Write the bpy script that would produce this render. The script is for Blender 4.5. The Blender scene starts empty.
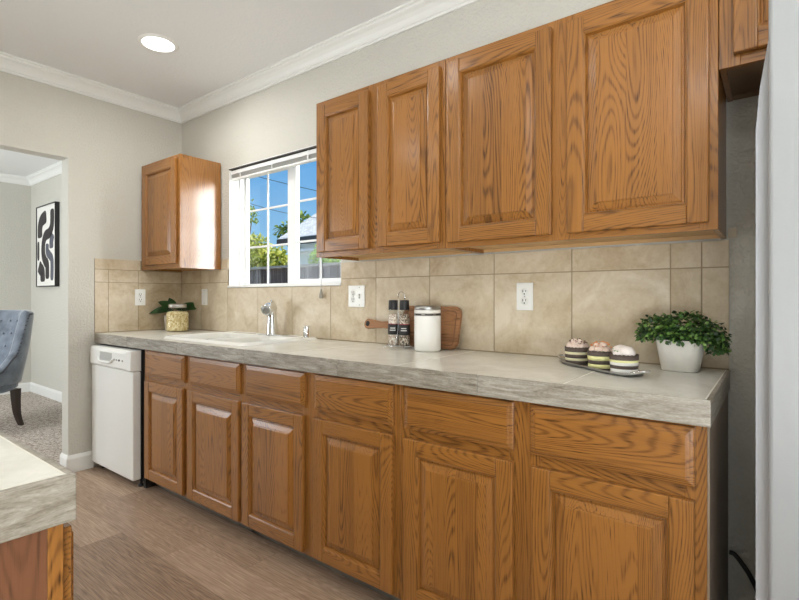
import bpy, bmesh, math, random
from mathutils import Vector, Matrix
R = math.radians
random.seed(7)
C = bpy.context.scene.collection
SC = bpy.context.scene

# ------------------------------------------------------------------ camera
cam_d = bpy.data.cameras.new('camera'); cam = bpy.data.objects.new('camera', cam_d); C.objects.link(cam)
cam.location = (3.6948, -2.0021, 1.1617)
cam.rotation_euler = (R(90), 0, 0.6559)
cam_d.sensor_width = 36.0; cam_d.sensor_fit = 'HORIZONTAL'
cam_d.lens = 489.5 / 799 * 36
cam_d.shift_y = (296.8 - 300) / 799
cam_d.clip_start = 0.02
SC.camera = cam

# ------------------------------------------------------------------ exposure
vs = SC.view_settings
vs.view_transform = 'Standard'; vs.look = 'None'; vs.gamma = 1.0; vs.use_curve_mapping = False
vs.exposure = -0.14

# ------------------------------------------------------------------ sky
SUN = Vector((0.55, 0.30, 0.80)).normalized()
w = bpy.data.worlds.new('sky'); SC.world = w; w.use_nodes = True
nt = w.node_tree; nt.nodes.clear()
def wn(t, **k):
    n = nt.nodes.new(t)
    for a, b in k.items(): setattr(n, a, b)
    return n
tc = wn('ShaderNodeTexCoord'); sx = wn('ShaderNodeSeparateXYZ'); nt.links.new(tc.outputs['Generated'], sx.inputs[0])
ramp = wn('ShaderNodeValToRGB'); nt.links.new(sx.outputs['Z'], ramp.inputs[0])
ramp.color_ramp.elements[0].position = 0.0; ramp.color_ramp.elements[0].color = (0.42, 0.74, 0.97, 1)
ramp.color_ramp.elements[1].position = 0.36; ramp.color_ramp.elements[1].color = (0.08, 0.39, 0.92, 1)
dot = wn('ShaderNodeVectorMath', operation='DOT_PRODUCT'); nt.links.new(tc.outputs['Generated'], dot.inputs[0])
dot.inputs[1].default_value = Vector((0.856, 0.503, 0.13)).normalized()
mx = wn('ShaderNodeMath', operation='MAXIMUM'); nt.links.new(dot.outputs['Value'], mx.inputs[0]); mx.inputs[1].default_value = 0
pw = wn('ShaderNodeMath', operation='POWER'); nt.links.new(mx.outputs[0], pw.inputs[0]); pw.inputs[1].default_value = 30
gl = wn('ShaderNodeMath', operation='MULTIPLY'); nt.links.new(pw.outputs[0], gl.inputs[0]); gl.inputs[1].default_value = 36.0  # glow lobe added to the sky, aimed to put glare on the corner cabinet side
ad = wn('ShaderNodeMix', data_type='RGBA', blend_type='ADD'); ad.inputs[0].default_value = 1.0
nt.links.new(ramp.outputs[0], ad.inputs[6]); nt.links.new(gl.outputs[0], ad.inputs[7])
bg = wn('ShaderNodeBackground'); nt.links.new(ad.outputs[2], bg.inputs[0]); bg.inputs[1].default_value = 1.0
wo = wn('ShaderNodeOutputWorld'); nt.links.new(bg.outputs[0], wo.inputs[0])

# ------------------------------------------------------------------ sun, daylight and added fill
def light(name, kind, loc, energy, color=(1, 1, 1), rot=None, target=None, **k):
    d = bpy.data.lights.new(name, kind); d.energy = energy; d.color = color
    for a, b in k.items(): setattr(d, a, b)
    o = bpy.data.objects.new(name, d); C.objects.link(o); o.location = loc
    if target is not None:
        o.rotation_euler = (Vector(target) - Vector(loc)).to_track_quat('-Z', 'Y').to_euler()
    elif rot: o.rotation_euler = rot
    return o
light('sun', 'SUN', (0, 6, 8), 9.0, (1, 0.96, 0.9), target=Vector((0, 6, 8)) - SUN, angle=R(0.5))
# added lamps: fill at a made-up door behind the camera, daylight at the dining window
light('added_patio_fill', 'AREA', (4.5, -3.33, 1.25), 6, (0.98, 0.99, 1.0), rot=(R(100), 0, 0), shape='RECTANGLE', size=1.2, size_y=2.0)
light('added_ceiling_fill', 'AREA', (4.5, -3.22, 0.6), 130, (0.95, 0.98, 1.0), rot=(R(168), 0, 0), shape='RECTANGLE', size=1.2, size_y=0.9)  # lamp added to brighten the ceiling, aimed upward
light('dining_daylight', 'AREA', (-1.9, -3.33, 1.35), 80, (0.93, 0.97, 1.0), rot=(R(105), 0, 0), shape='RECTANGLE', size=1.9, size_y=1.5)
LAMP_W = 8.6
LAMPS = [(0.895, -0.625), (2.05, -1.40), (0.895, -2.6), (3.3, -2.6), (4.75, -1.7)]

# ================================================================== helpers
def lin(r, g, b):
    f = lambda c: (c / 255 / 12.92) if c / 255 <= 0.04045 else ((c / 255 + 0.055) / 1.055) ** 2.4
    return (f(r), f(g), f(b), 1)

class NT:
    def __init__(s, name):
        s.m = bpy.data.materials.new(name); s.m.use_nodes = True
        s.t = s.m.node_tree; s.t.nodes.clear()
        s.out = s.t.nodes.new('ShaderNodeOutputMaterial')
    def n(s, typ, ins=None, **k):
        n = s.t.nodes.new(typ)
        for a, b in k.items(): setattr(n, a, b)
        for i, v in (ins or {}).items():
            if isinstance(v, bpy.types.NodeSocket): s.t.links.new(v, n.inputs[i])
            else: n.inputs[i].default_value = v
        return n
    def math(s, op, a, b=0.0, c=None):
        ins = {0: a, 1: b}
        if c is not None: ins[2] = c
        return s.n('ShaderNodeMath', ins, operation=op).outputs[0]
    def noise(s, vec, scale=5, detail=2, rough=0.5, dist=0.0):
        return s.n('ShaderNodeTexNoise', {'Vector': vec, 'Scale': scale, 'Detail': detail, 'Roughness': rough, 'Distortion': dist}).outputs['Fac']
    def ramp(s, fac, stops):
        r = s.n('ShaderNodeValToRGB', {0: fac}); e = r.color_ramp.elements
        while len(e) < len(stops): e.new(0.5)
        for q, (p, c) in zip(e, stops): q.position = p; q.color = c
        return r.outputs[0]
    def mix(s, fac, a, b, blend='MIX'):
        return s.n('ShaderNodeMix', {0: fac, 6: a, 7: b}, data_type='RGBA', blend_type=blend).outputs[2]
    def bump(s, h, strength=0.2, dist=0.01):
        return s.n('ShaderNodeBump', {'Height': h, 'Strength': strength, 'Distance': dist}).outputs[0]
    def bsdf(s, color, rough=0.5, metal=0.0, normal=None, **k):
        ins = {'Base Color': color, 'Roughness': rough, 'Metallic': metal}
        if normal is not None: ins['Normal'] = normal
        ins.update(k)
        b = s.n('ShaderNodeBsdfPrincipled', ins)
        s.t.links.new(b.outputs[0], s.out.inputs[0]); return b
    def obj(s): return s.n('ShaderNodeTexCoord').outputs['Object']
    def rnd(s): return s.n('ShaderNodeObjectInfo').outputs['Random']
    def xyz(s, v):
        q = s.n('ShaderNodeSeparateXYZ', {0: v}); return q.outputs[0], q.outputs[1], q.outputs[2]
    def vec(s, a, b, c): return s.n('ShaderNodeCombineXYZ', {0: a, 1: b, 2: c}).outputs[0]

def plain(name, col, rough=0.5, metal=0.0, spec=0.5, noise=0.0, nscale=30, bump=0.0, bscale=200, **k):
    m = NT(name); c = col; nrm = None
    v = m.obj()
    if noise:
        f = m.noise(v, nscale, 4, 0.6)
        d = tuple(x * (1 - noise) for x in col[:3]) + (1,); l = tuple(min(1, x * (1 + noise)) for x in col[:3]) + (1,)
        c = m.ramp(f, [(0.3, d), (0.7, l)])
    if bump: nrm = m.bump(m.noise(v, bscale, 3, 0.6), bump, 0.003)
    m.bsdf(c, rough, metal, nrm, **{'Specular IOR Level': spec, **k}); return m.m

def oak(name, grain='z', stave=0.0, light_c=(0.290, 0.121, 0.026, 1), dark_c=(0.060, 0.019, 0.003, 1), rough=0.34, coat=0.45, crough=0.2):
    m = NT(name); x, y, z = m.xyz(m.obj()); rn = m.rnd()
    a, g = (x, z) if grain == 'z' else (z, x)
    a = m.math('ADD', a, m.math('MULTIPLY', rn, 3.7))
    tone = m.math('MULTIPLY', m.math('SUBTRACT', rn, 0.5), 0.16)
    off = m.math('MULTIPLY', rn, 31.0)
    if stave:
        aw = m.math('ADD', a, m.math('MULTIPLY', m.noise(m.vec(m.math('MULTIPLY', a, 6.0), 0.0, 0.0), 1.0, 1), 0.11))
        sid = m.math('FLOOR', m.math('DIVIDE', aw, stave))
        wr = m.n('ShaderNodeTexWhiteNoise', {'W': sid}, noise_dimensions='1D').outputs['Value']
        off = m.math('ADD', off, m.math('MULTIPLY', wr, 23.0))
        tone = m.math('ADD', tone, m.math('MULTIPLY', m.math('SUBTRACT', wr, 0.5), 0.38))
    big = m.noise(m.vec(m.math('ADD', a, off), y, m.math('ADD', m.math('MULTIPLY', g, 0.11), off)), 5.5, 1.5, 0.40, 0.2)
    wob = m.noise(m.vec(m.math('MULTIPLY', a, 40.0), m.math('MULTIPLY', y, 40.0), m.math('MULTIPLY', g, 5.0)), 1.0, 3.0)
    ph = m.math('ADD', m.math('MULTIPLY', big, 440.0), m.math('MULTIPLY', wob, 2.6))
    sn = m.math('ADD', m.math('MULTIPLY', m.math('SINE', ph), 0.5), 0.5)
    ring = m.math('POWER', sn, 2.2)
    pore = m.noise(m.vec(m.math('MULTIPLY', a, 300.0), m.math('MULTIPLY', y, 300.0), m.math('MULTIPLY', g, 9.0)), 1.0, 2.0, 0.6)
    pore = m.n('ShaderNodeMapRange', {0: pore, 1: 0.52, 2: 0.74}).outputs[0]
    cloud = m.noise(m.vec(m.math('MULTIPLY', a, 14.0), y, m.math('MULTIPLY', g, 1.6)), 1.0, 2.0)
    fine = m.noise(m.vec(m.math('MULTIPLY', a, 130.0), m.math('MULTIPLY', y, 130.0), m.math('ADD', m.math('MULTIPLY', g, 2.2), off)), 1.0, 3.0, 0.6)
    f = m.math('ADD', m.math('MULTIPLY', ring, 0.34), m.math('MULTIPLY', m.math('MULTIPLY', pore, m.math('ADD', ring, 0.25)), 0.55))
    f = m.math('ADD', f, m.math('MULTIPLY', m.math('SUBTRACT', fine, 0.45), 0.75))
    f = m.math('ADD', f, m.math('MULTIPLY', m.math('SUBTRACT', cloud, 0.5), 0.24))
    f = m.math('ADD', f, tone)
    mid = tuple(0.45 * p + 0.55 * q for p, q in zip(light_c[:3], dark_c[:3])) + (1,)
    col = m.ramp(f, [(0.0, tuple(min(1, c * 1.18) for c in light_c[:3]) + (1,)), (0.22, light_c), (0.55, mid), (0.95, dark_c)])
    nb = m.bump(m.math('MULTIPLY', m.math('ADD', m.math('MULTIPLY', pore, ring), m.math('MULTIPLY', ring, 0.3)), -1.0), 0.22, 0.0012)
    m.bsdf(col, rough, 0, nb, **{'Coat Weight': coat, 'Coat Roughness': crough, 'Specular IOR Level': 0.30}); return m.m

OAKV = oak('oak_vertical', 'z'); OAKH = oak('oak_horizontal', 'x'); OAKP = oak('oak_panel', 'z', 0.085)
WOODS = [OAKV, OAKH]
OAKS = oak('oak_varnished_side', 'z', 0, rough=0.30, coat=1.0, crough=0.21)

def stone_tile(name, c1, c2, c3, rough=0.45):
    m = NT(name); v = m.obj(); isl = m.n('ShaderNodeNewGeometry').outputs['Random Per Island']
    x, y, z = m.xyz(v); o = m.math('MULTIPLY', isl, 40.0)
    vv = m.vec(m.math('ADD', x, o), y, m.math('ADD', z, o))
    f = m.noise(vv, 5.5, 5, 0.62, 0.8); f2 = m.noise(vv, 45, 4, 0.7)
    f = m.math('ADD', m.math('MULTIPLY', f, 0.75), m.math('MULTIPLY', f2, 0.25))
    f = m.math('ADD', f, m.math('MULTIPLY', m.math('SUBTRACT', isl, 0.5), 0.09))
    col = m.ramp(f, [(0.30, c1), (0.50, c2), (0.68, c3)])
    veins = m.noise(vv, 8, 3, 0.5, 2.0)
    vn = m.n('ShaderNodeMapRange', {0: m.math('ABSOLUTE', m.math('SUBTRACT', veins, 0.5)), 1: 0.0, 2: 0.012, 3: 0.22, 4: 0.0}).outputs[0]
    col = m.mix(vn, col, c1)
    m.bsdf(col, rough, 0, m.bump(f2, 0.08, 0.002)); return m.m
M = {}
M['tile'] = stone_tile('limestone_tile', lin(176, 153, 120), lin(203, 187, 159), lin(219, 207, 186))
M['grout'] = plain('beige_grout', lin(160, 143, 116), 0.9)
M['ctop'] = stone_tile('counter_tile', lin(216, 213, 201), lin(230, 228, 217), lin(240, 238, 229), 0.25)
M['cgrout'] = plain('pale_grout', lin(232, 229, 218), 0.9)

def strata(name, axis):
    m = NT(name); x, y, z = m.xyz(m.obj()); isl = m.n('ShaderNodeNewGeometry').outputs['Random Per Island']
    g = x if axis == 'x' else y
    g = m.math('ADD', g, m.math('MULTIPLY', isl, 17.0)); other = y if axis == 'x' else x
    v = m.vec(m.math('MULTIPLY', g, 7.0), m.math('MULTIPLY', other, 7.0), m.math('MULTIPLY', z, 60.0))
    f = m.noise(v, 1.0, 6, 0.66, 1.1); f2 = m.noise(m.vec(m.math('MULTIPLY', g, 90.0), 0.0, m.math('MULTIPLY', z, 300.0)), 1.0, 3, 0.7)
    f = m.math('ADD', m.math('MULTIPLY', f, 0.72), m.math('MULTIPLY', f2, 0.28))
    f = m.math('ADD', f, m.math('MULTIPLY', m.math('SUBTRACT', isl, 0.5), 0.05))
    col = m.ramp(f, [(0.30, lin(92, 84, 72)), (0.45, lin(136, 128, 114)), (0.56, lin(164, 157, 145)), (0.72, lin(200, 195, 184))])
    m.bsdf(col, 0.42, 0, m.bump(f, 0.15, 0.003)); return m.m
M['edge_x'] = strata('travertine_edge_x', 'x'); M['edge_y'] = strata('travertine_edge_y', 'y')

def wallmat(name, col, strength=0.35, scale=75):
    m = NT(name); v = m.obj()
    f = m.noise(v, scale, 3, 0.55, 0.3)
    f = m.n('ShaderNodeMapRange', {0: f, 1: 0.42, 2: 0.62}).outputs[0]
    m.bsdf(col, 0.62, 0, m.bump(f, strength, 0.003)); return m.m
M['wall'] = wallmat('greige_wall_paint', lin(207, 204, 194), 0.6)
M['ceil'] = wallmat('white_ceiling_paint', lin(236, 236, 235), 0.18, 60)
M['trim'] = plain('white_trim_paint', lin(238, 238, 234), 0.35)
M['vinyl'] = plain('white_window_vinyl', lin(240, 241, 240), 0.3)
M['white_gloss'] = plain('white_enamel', lin(236, 236, 230), 0.16, **{'Coat Weight': 0.4, 'Coat Roughness': 0.05})
M['appl'] = plain('white_appliance', lin(238, 238, 234), 0.28)
M['appl_panel'] = plain('white_appliance_panel', lin(244, 244, 240), 0.24)
M['appl_grey'] = plain('grey_appliance_recess', lin(176, 176, 172), 0.4)
M['black'] = plain('black_plastic', (0.012, 0.012, 0.013, 1), 0.42)
M['dark'] = plain('dark_void', (0.02, 0.017, 0.014, 1), 0.7)
M['chrome'] = plain('chrome', (0.82, 0.83, 0.84, 1), 0.09, 1.0)
M['steel'] = plain('brushed_steel', (0.42, 0.42, 0.41, 1), 0.32, 1.0)
M['plate'] = plain('white_plate_plastic', lin(240, 240, 236), 0.32)
M['laminate'] = plain('grey_brown_laminate', lin(138, 122, 104), 0.5, noise=0.1, nscale=6)
M['toe'] = plain('grey_toe_kick', lin(108, 102, 92), 0.7, noise=0.2, nscale=8)
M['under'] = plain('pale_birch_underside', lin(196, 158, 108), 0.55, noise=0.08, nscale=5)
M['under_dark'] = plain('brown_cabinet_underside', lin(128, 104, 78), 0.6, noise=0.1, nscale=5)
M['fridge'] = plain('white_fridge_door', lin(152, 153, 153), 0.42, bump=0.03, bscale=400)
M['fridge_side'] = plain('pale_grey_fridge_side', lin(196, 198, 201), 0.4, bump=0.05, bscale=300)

def glass():
    m = NT('window_glass'); fr = m.math('MULTIPLY', m.n('ShaderNodeFresnel', {'IOR': 1.35}).outputs[0], m.math('SUBTRACT', 1.0, m.n('ShaderNodeNewGeometry').outputs['Backfacing']))
    t = m.n('ShaderNodeBsdfTransparent', {0: (0.97, 0.98, 0.98, 1)}); g = m.n('ShaderNodeBsdfGlossy', {'Roughness': 0.02})
    mx = m.n('ShaderNodeMixShader', {0: fr, 1: t.outputs[0], 2: g.outputs[0]}); m.t.links.new(mx.outputs[0], m.out.inputs[0]); return m.m
M['glass'] = glass()

# -------------------------------------------------- mesh helpers
def BM(): return bmesh.new()
def box(bm, a, b, mi=0, bev=0.0, seg=2):
    lo = [min(p, q) for p, q in zip(a, b)]; hi = [max(p, q) for p, q in zip(a, b)]
    t = bmesh.new()
    v = [t.verts.new((lo[0] if i & 1 == 0 else hi[0], lo[1] if i & 2 == 0 else hi[1], lo[2] if i & 4 == 0 else hi[2])) for i in range(8)]
    for f in ((0, 2, 3, 1), (4, 5, 7, 6), (0, 1, 5, 4), (2, 6, 7, 3), (0, 4, 6, 2), (1, 3, 7, 5)): t.faces.new([v[i] for i in f])
    if bev:
        bev = min(bev, 0.49 * min(h - l for h, l in zip(hi, lo)))
        bmesh.ops.bevel(t, geom=t.edges[:], offset=bev, segments=seg, affect='EDGES', profile=0.5)
    merge(bm, t, mi)
def merge(bm, t, mi=None, mat=None):
    mp = {}
    for v in t.verts: mp[v] = bm.verts.new(mat @ v.co if mat else v.co)
    for f in t.faces:
        try:
            n = bm.faces.new([mp[v] for v in f.verts]); n.material_index = f.material_index if mi is None else mi; n.smooth = f.smooth
        except ValueError: pass
    t.free()
def prism(bm, poly, ax, lo, hi, mi=0):
    """extrude a 2-D polygon along axis ax (0/1/2) from lo to hi; poly holds the two other coordinates in axis order"""
    def P(q, h):
        if ax == 0: return (h, q[0], q[1])
        if ax == 1: return (q[0], h, q[1])
        return (q[0], q[1], h)
    A = [bm.verts.new(P(q, lo)) for q in poly]; B = [bm.verts.new(P(q, hi)) for q in poly]
    fs = [bm.faces.new(A), bm.faces.new(B[::-1])]
    n = len(poly)
    for i in range(n): fs.append(bm.faces.new((A[i], B[i], B[(i + 1) % n], A[(i + 1) % n])))
    for f in fs: f.material_index = mi
    return fs
def lathe(bm, prof, o=(0, 0, 0), seg=32, mi=0, smooth=True, sx=1.0, sy=1.0):
    rings = []
    for r, z in prof:
        if r <= 1e-6: rings.append([bm.verts.new((o[0], o[1], o[2] + z))])
        else: rings.append([bm.verts.new((o[0] + r * sx * math.cos(2 * math.pi * k / seg), o[1] + r * sy * math.sin(2 * math.pi * k / seg), o[2] + z)) for k in range(seg)])
    for A, B in zip(rings, rings[1:]):
        for k in range(seg):
            k2 = (k + 1) % seg
            if len(A) == 1 and len(B) == 1: continue
            if len(A) == 1: f = bm.faces.new((A[0], B[k2], B[k]))
            elif len(B) == 1: f = bm.faces.new((A[k], A[k2], B[0]))
            else: f = bm.faces.new((A[k], A[k2], B[k2], B[k]))
            f.material_index = mi; f.smooth = smooth
def tube(bm, pts, r, seg=10, mi=0, caps=True):
    pts = [Vector(p) for p in pts]; n = len(pts); rr = r if isinstance(r, (list, tuple)) else [r] * n
    rings = []; up = None
    for i, p in enumerate(pts):
        d = (pts[min(i + 1, n - 1)] - pts[max(i - 1, 0)]).normalized()
        if up is None: up = Vector((0, 0, 1)) if abs(d.z) < 0.9 else Vector((1, 0, 0))
        s = d.cross(up).normalized(); u = s.cross(d).normalized(); up = u
        rings.append([bm.verts.new(p + (s * math.cos(2 * math.pi * k / seg) + u * math.sin(2 * math.pi * k / seg)) * rr[i]) for k in range(seg)])
    for A, B in zip(rings, rings[1:]):
        for k in range(seg):
            f = bm.faces.new((A[k], A[(k + 1) % seg], B[(k + 1) % seg], B[k])); f.smooth = True; f.material_index = mi
    if caps:
        for q in (rings[0][::-1], rings[-1]): bm.faces.new(q).material_index = mi
def smooth_path(pts, n=8):
    P = [Vector(p) for p in pts]; P = [P[0]] + P + [P[-1]]; out = []
    for i in range(1, len(P) - 2):
        for k in range(n):
            t = k / n; a, b, c, d = P[i - 1:i + 3]
            out.append(0.5 * ((2 * b) + (c - a) * t + (2 * a - 5 * b + 4 * c - d) * t * t + (3 * b - a - 3 * c + d) * t ** 3))
    out.append(P[-2]); return out
def grid(bm, rows, mi=0, smooth=True, closed_u=False):
    V = [[bm.verts.new(p) for p in r] for r in rows]
    for A, B in zip(V, V[1:]):
        n = len(A)
        for k in range(n if closed_u else n - 1):
            f = bm.faces.new((A[k], A[(k + 1) % n], B[(k + 1) % n], B[k])); f.smooth = smooth; f.material_index = mi
    return V

# -------------------------------------------------- object helpers
def obj(name, bm, mats, parent=None, loc=None, origin=None, rot=None, kind=None, label=None):
    """link bm as one mesh object. origin: vertices are given in world space and moved so that this point is the object's origin"""
    bmesh.ops.recalc_face_normals(bm, faces=bm.faces[:])
    if origin is not None: bmesh.ops.translate(bm, verts=bm.verts[:], vec=-Vector(origin))
    me = bpy.data.meshes.new(name); bm.to_mesh(me); bm.free()
    for m in (mats if isinstance(mats, (list, tuple)) else [mats]): me.materials.append(m)
    o = bpy.data.objects.new(name, me); C.objects.link(o)
    p = Vector(origin) if origin is not None else (Vector(loc) if loc else Vector((0, 0, 0)))
    if parent is not None:
        o.parent = parent
        if origin is not None: p = p - wloc(parent)
    o.location = p
    if rot: o.rotation_euler = rot
    if kind: o['kind'] = kind
    if label: o['label'] = label
    return o
def wloc(o):
    v = Vector(o.location)
    while o.parent: o = o.parent; v += Vector(o.location)
    return v
def thing(name, label, cat, loc=(0, 0, 0), rotz=0.0, group=None):
    o = bpy.data.objects.new(name, None); C.objects.link(o); o.location = loc; o.rotation_euler = (0, 0, rotz)
    o.empty_display_size = 0.05
    o['label'] = label; o['category'] = cat
    if group: o['group'] = group
    return o
def tag(o, label, cat, group=None, kind=None):
    o['label'] = label; o['category'] = cat
    if group: o['group'] = group
    if kind: o['kind'] = kind
    return o
def struct(name, bm, mats, parent=None, origin=(0, 0, 0)):
    return obj(name, bm, mats, parent, origin=origin, kind='structure')
def copy_tree(o, parent=None):
    c = o.copy(); C.objects.link(c); c.parent = parent
    for ch in list(o.children): copy_tree(ch, c)
    return c

# ================================================================== room shell
H = 2.61; XR = 5.2; YF = -3.4; XD = -3.55
WX0, WX1, WZ0, WZ1 = 0.64, 1.738, 1.236, 2.066
# floors
def floormat():
    m = NT('vinyl_plank_floor'); x, y, z = m.xyz(m.obj())
    W = 0.18; L = 1.22
    k = m.math('DIVIDE', m.math('ADD', y, 0.745), W); row = m.math('FLOOR', k); fy = m.math('SUBTRACT', k, row)
    u = m.math('DIVIDE', m.math('ADD', m.math('SUBTRACT', x, 1.90), m.math('MULTIPLY', row, -0.38)), L); u = m.math('ADD', u, 10.0)
    colm = m.math('FLOOR', u); fx = m.math('SUBTRACT', u, colm)
    idv = m.math('ADD', m.math('MULTIPLY', row, 13.7), m.math('MULTIPLY', colm, 5.3))
    wr = m.n('ShaderNodeTexWhiteNoise', {'W': idv}, noise_dimensions='1D').outputs['Value']
    off = m.math('MULTIPLY', wr, 31.0)
    big = m.noise(m.vec(m.math('ADD', m.math('MULTIPLY', x, 0.10), off), m.math('ADD', y, off), 0.0), 8, 1.5, 0.4, 0.2)
    wob = m.noise(m.vec(m.math('MULTIPLY', x, 4.0), m.math('MULTIPLY', y, 60.0), 0.0), 1.0, 3)
    s = m.math('ADD', m.math('MULTIPLY', m.math('SINE', m.math('ADD', m.math('MULTIPLY', big, 210.0), m.math('MULTIPLY', wob, 3.0))), 0.5), 0.5)
    fib = m.noise(m.vec(m.math('MULTIPLY', x, 6.0), m.math('MULTIPLY', y, 170.0), off), 1.0, 4, 0.7)
    f = m.math('ADD', m.math('MULTIPLY', s, 0.08), m.math('MULTIPLY', fib, 0.95))
    f = m.math('ADD', f, m.math('MULTIPLY', wr, 0.25))
    col = m.ramp(f, [(0.3, lin(198, 174, 152)), (0.58, lin(164, 139, 117)), (0.88, lin(112, 89, 70))])
    d1 = m.math('MULTIPLY', m.math('MINIMUM', fy, m.math('SUBTRACT', 1.0, fy)), W); d2 = m.math('MULTIPLY', m.math('MINIMUM', fx, m.math('SUBTRACT', 1.0, fx)), L)
    d = m.math('MINIMUM', d1, d2)
    seam = m.n('ShaderNodeMapRange', {0: d, 1: 0.0, 2: 0.0016, 3: 0.6, 4: 0.0}).outputs[0]
    col = m.mix(seam, col, lin(82, 62, 48))
    m.bsdf(col, 0.42, 0, m.bump(f, 0.06, 0.002)); return m.m
def carpetmat():
    m = NT('grey_carpet'); v = m.obj(); f = m.noise(v, 42, 4, 0.8); f2 = m.noise(v, 200, 2, 0.7)
    f = m.math('ADD', m.math('MULTIPLY', f, 0.6), m.math('MULTIPLY', f2, 0.4))
    col = m.ramp(f, [(0.40, lin(118, 100, 86)), (0.5, lin(184, 171, 159)), (0.60, lin(232, 225, 216))])
    m.bsdf(col, 0.95, 0, m.bump(f, 0.9, 0.012)); return m.m
bm = BM(); box(bm, (-0.055, YF, -0.1), (XR, 0.0, 0.0)); struct('floor', bm, floormat())
bm = BM(); box(bm, (XD, YF, -0.1), (-0.055, 0.0, 0.004)); struct('floor_dining', bm, carpetmat())
bm = BM(); box(bm, (XD - 0.15, YF - 0.15, H), (XR + 0.15, 0.16, H + 0.1)); struct('ceiling', bm, M['ceil'])
# back (window) wall with its opening
bm = BM()
for a, b in (((XD, WX0), (-0.1, H)), ((WX1, XR), (-0.1, H)), ((WX0, WX1), (-0.1, WZ0)), ((WX0, WX1), (WZ1, H))):
    box(bm, (a[0], 0, b[0]), (a[1], 0.16, b[1]))
struct('wall_back', bm, M['wall'])
# left wall: stub by the dishwasher, header over the opening, remainder
bm = BM(); OY, OZ = -0.778, 2.077; OY2 = -2.5
box(bm, (-0.11, OY, 0), (0, 0, H)); box(bm, (-0.11, OY2, OZ), (0, OY, H)); box(bm, (-0.11, YF, 0), (0, OY2, H))
struct('wall_left', bm, M['wall'])
bm = BM(); box(bm, (XR, YF - 0.15, -0.1), (XR + 0.15, 0.16, H)); struct('wall_right', bm, M['wall'])
bm = BM(); box(bm, (XD - 0.15, YF - 0.15, -0.1), (XD, 0.16, H)); struct('wall_dining', bm, M['wall'])
bm = BM(); DX0, DX1, DZ = 3.85, 5.12, 2.1
for a, b in (((XD, -2.9), (-0.1, H)), ((-2.9, -0.9), (-0.1, 0.6)), ((-2.9, -0.9), (2.15, H)), ((-0.9, DX0), (-0.1, H)), ((DX0, DX1), (DZ, H)), ((DX1, XR), (-0.1, H))):
    box(bm, (a[0], YF - 0.15, b[0]), (a[1], YF, b[1]))
struct('wall_front', bm, M['wall'])
# crown moulding profile: (distance from wall, drop from ceiling)
CROWN = [(0.0, 0.092), (0.012, 0.092), (0.012, 0.080), (0.018, 0.076), (0.020, 0.066), (0.028, 0.050), (0.042, 0.034), (0.056, 0.026), (0.060, 0.022), (0.060, 0.014), (0.070, 0.010), (0.070, 0.0), (0.0, 0.0)]
def crown(name, x0, y0, x1, y1):
    bm = BM(); rows = []
    for d, h in CROWN: rows.append([(x0 + d, y0 + d, H - h), (x1 - d, y0 + d, H - h), (x1 - d, y1 - d, H - h), (x0 + d, y1 - d, H - h)])
    grid(bm, rows, smooth=False, closed_u=True); struct(name, bm, M['trim'])
crown('trim_1', 0, YF, XR, 0); crown('trim_2', XD, YF, -0.11, 0)
# baseboards (with a moulded top)
def base_profile(bm, pts, h=0.115, t=0.014, closed=False):
    """pts: wall line in plan, room on the left of travel direction"""
    P = [Vector((p[0], p[1])) for p in pts]; n = len(P); offs = []
    for i in range(n):
        ds = []
        if i > 0: ds.append((P[i] - P[i - 1]).normalized())
        if i < n - 1: ds.append((P[i + 1] - P[i]).normalized())
        ns = [Vector((-d.y, d.x)) for d in ds]
        if len(ns) == 2: v = (ns[0] + ns[1]); v = v / (1 + ns[0].dot(ns[1]))
        else: v = ns[0]
        offs.append(v)
    prof = [(0.0, 0.0), (t, 0.0), (t, h * 0.80), (t * 0.75, h * 0.88), (t * 0.5, h * 0.95), (0.004, h), (0.0, h)]
    rows = [[(p.x + o.x * d, p.y + o.y * d, z) for p, o in zip(P, offs)] for d, z in prof]
    V = grid(bm, rows, smooth=False)
    for e in (0, -1): bm.faces.new([r[e] for r in V])
bm = BM(); base_profile(bm, [(-0.11, OY + 0.0), (0.0, OY), (0.0, -0.632)][::-1]) if False else base_profile(bm, [(0.0, -0.632), (0.0, OY), (-0.11, OY)][::-1][::-1])
struct('baseboard_left', bm, M['trim'])
bm = BM(); base_profile(bm, [(-0.11, 0.0), (XD, 0.0), (XD, YF)]); struct('baseboard_dining', bm, M['trim'])
bm = BM(); base_profile(bm, [(XR, YF), (XR, 0.0), (4.62, 0.0)]); struct('baseboard_right', bm, M['trim'])

# ------------------------------------------------------------ kitchen window (horizontal slider with grids)
win = bpy.data.objects.new('window_1', None); C.objects.link(win); win.location = (WX0, 0.0, WZ0); win['kind'] = 'structure'
def wpart(name, bm, m, parent=None): return obj(name, bm, m, parent or win, origin=wloc(parent or win), kind='structure')
bm = BM()   # white painted return around the opening
T = 0.006
box(bm, (WX0, 0.0, WZ0), (WX0 + T, 0.075, WZ1)); box(bm, (WX1 - T, 0.0, WZ0), (WX1, 0.075, WZ1)); box(bm, (WX0, 0.0, WZ1 - T), (WX1, 0.075, WZ1))
box(bm, (WX0 - 0.004, -0.012, WZ0 - 0.010), (WX1 + 0.004, 0.075, WZ0 + T), bev=0.002)
wpart('return_liner', bm, M['trim'])
fr = 0.018; y0, y1 = 0.075, 0.15
bm = BM()
box(bm, (WX0, y0, WZ0), (WX0 + fr, y1, WZ1), bev=0.003); box(bm, (WX1 - fr, y0, WZ0), (WX1, y1, WZ1), bev=0.003)
box(bm, (WX0, y0, WZ0), (WX1, y1, WZ0 + 0.008), bev=0.003); box(bm, (WX0, y0, WZ1 - fr), (WX1, y1, WZ1), bev=0.003)
wpart('window_frame', bm, M['vinyl'])
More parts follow.
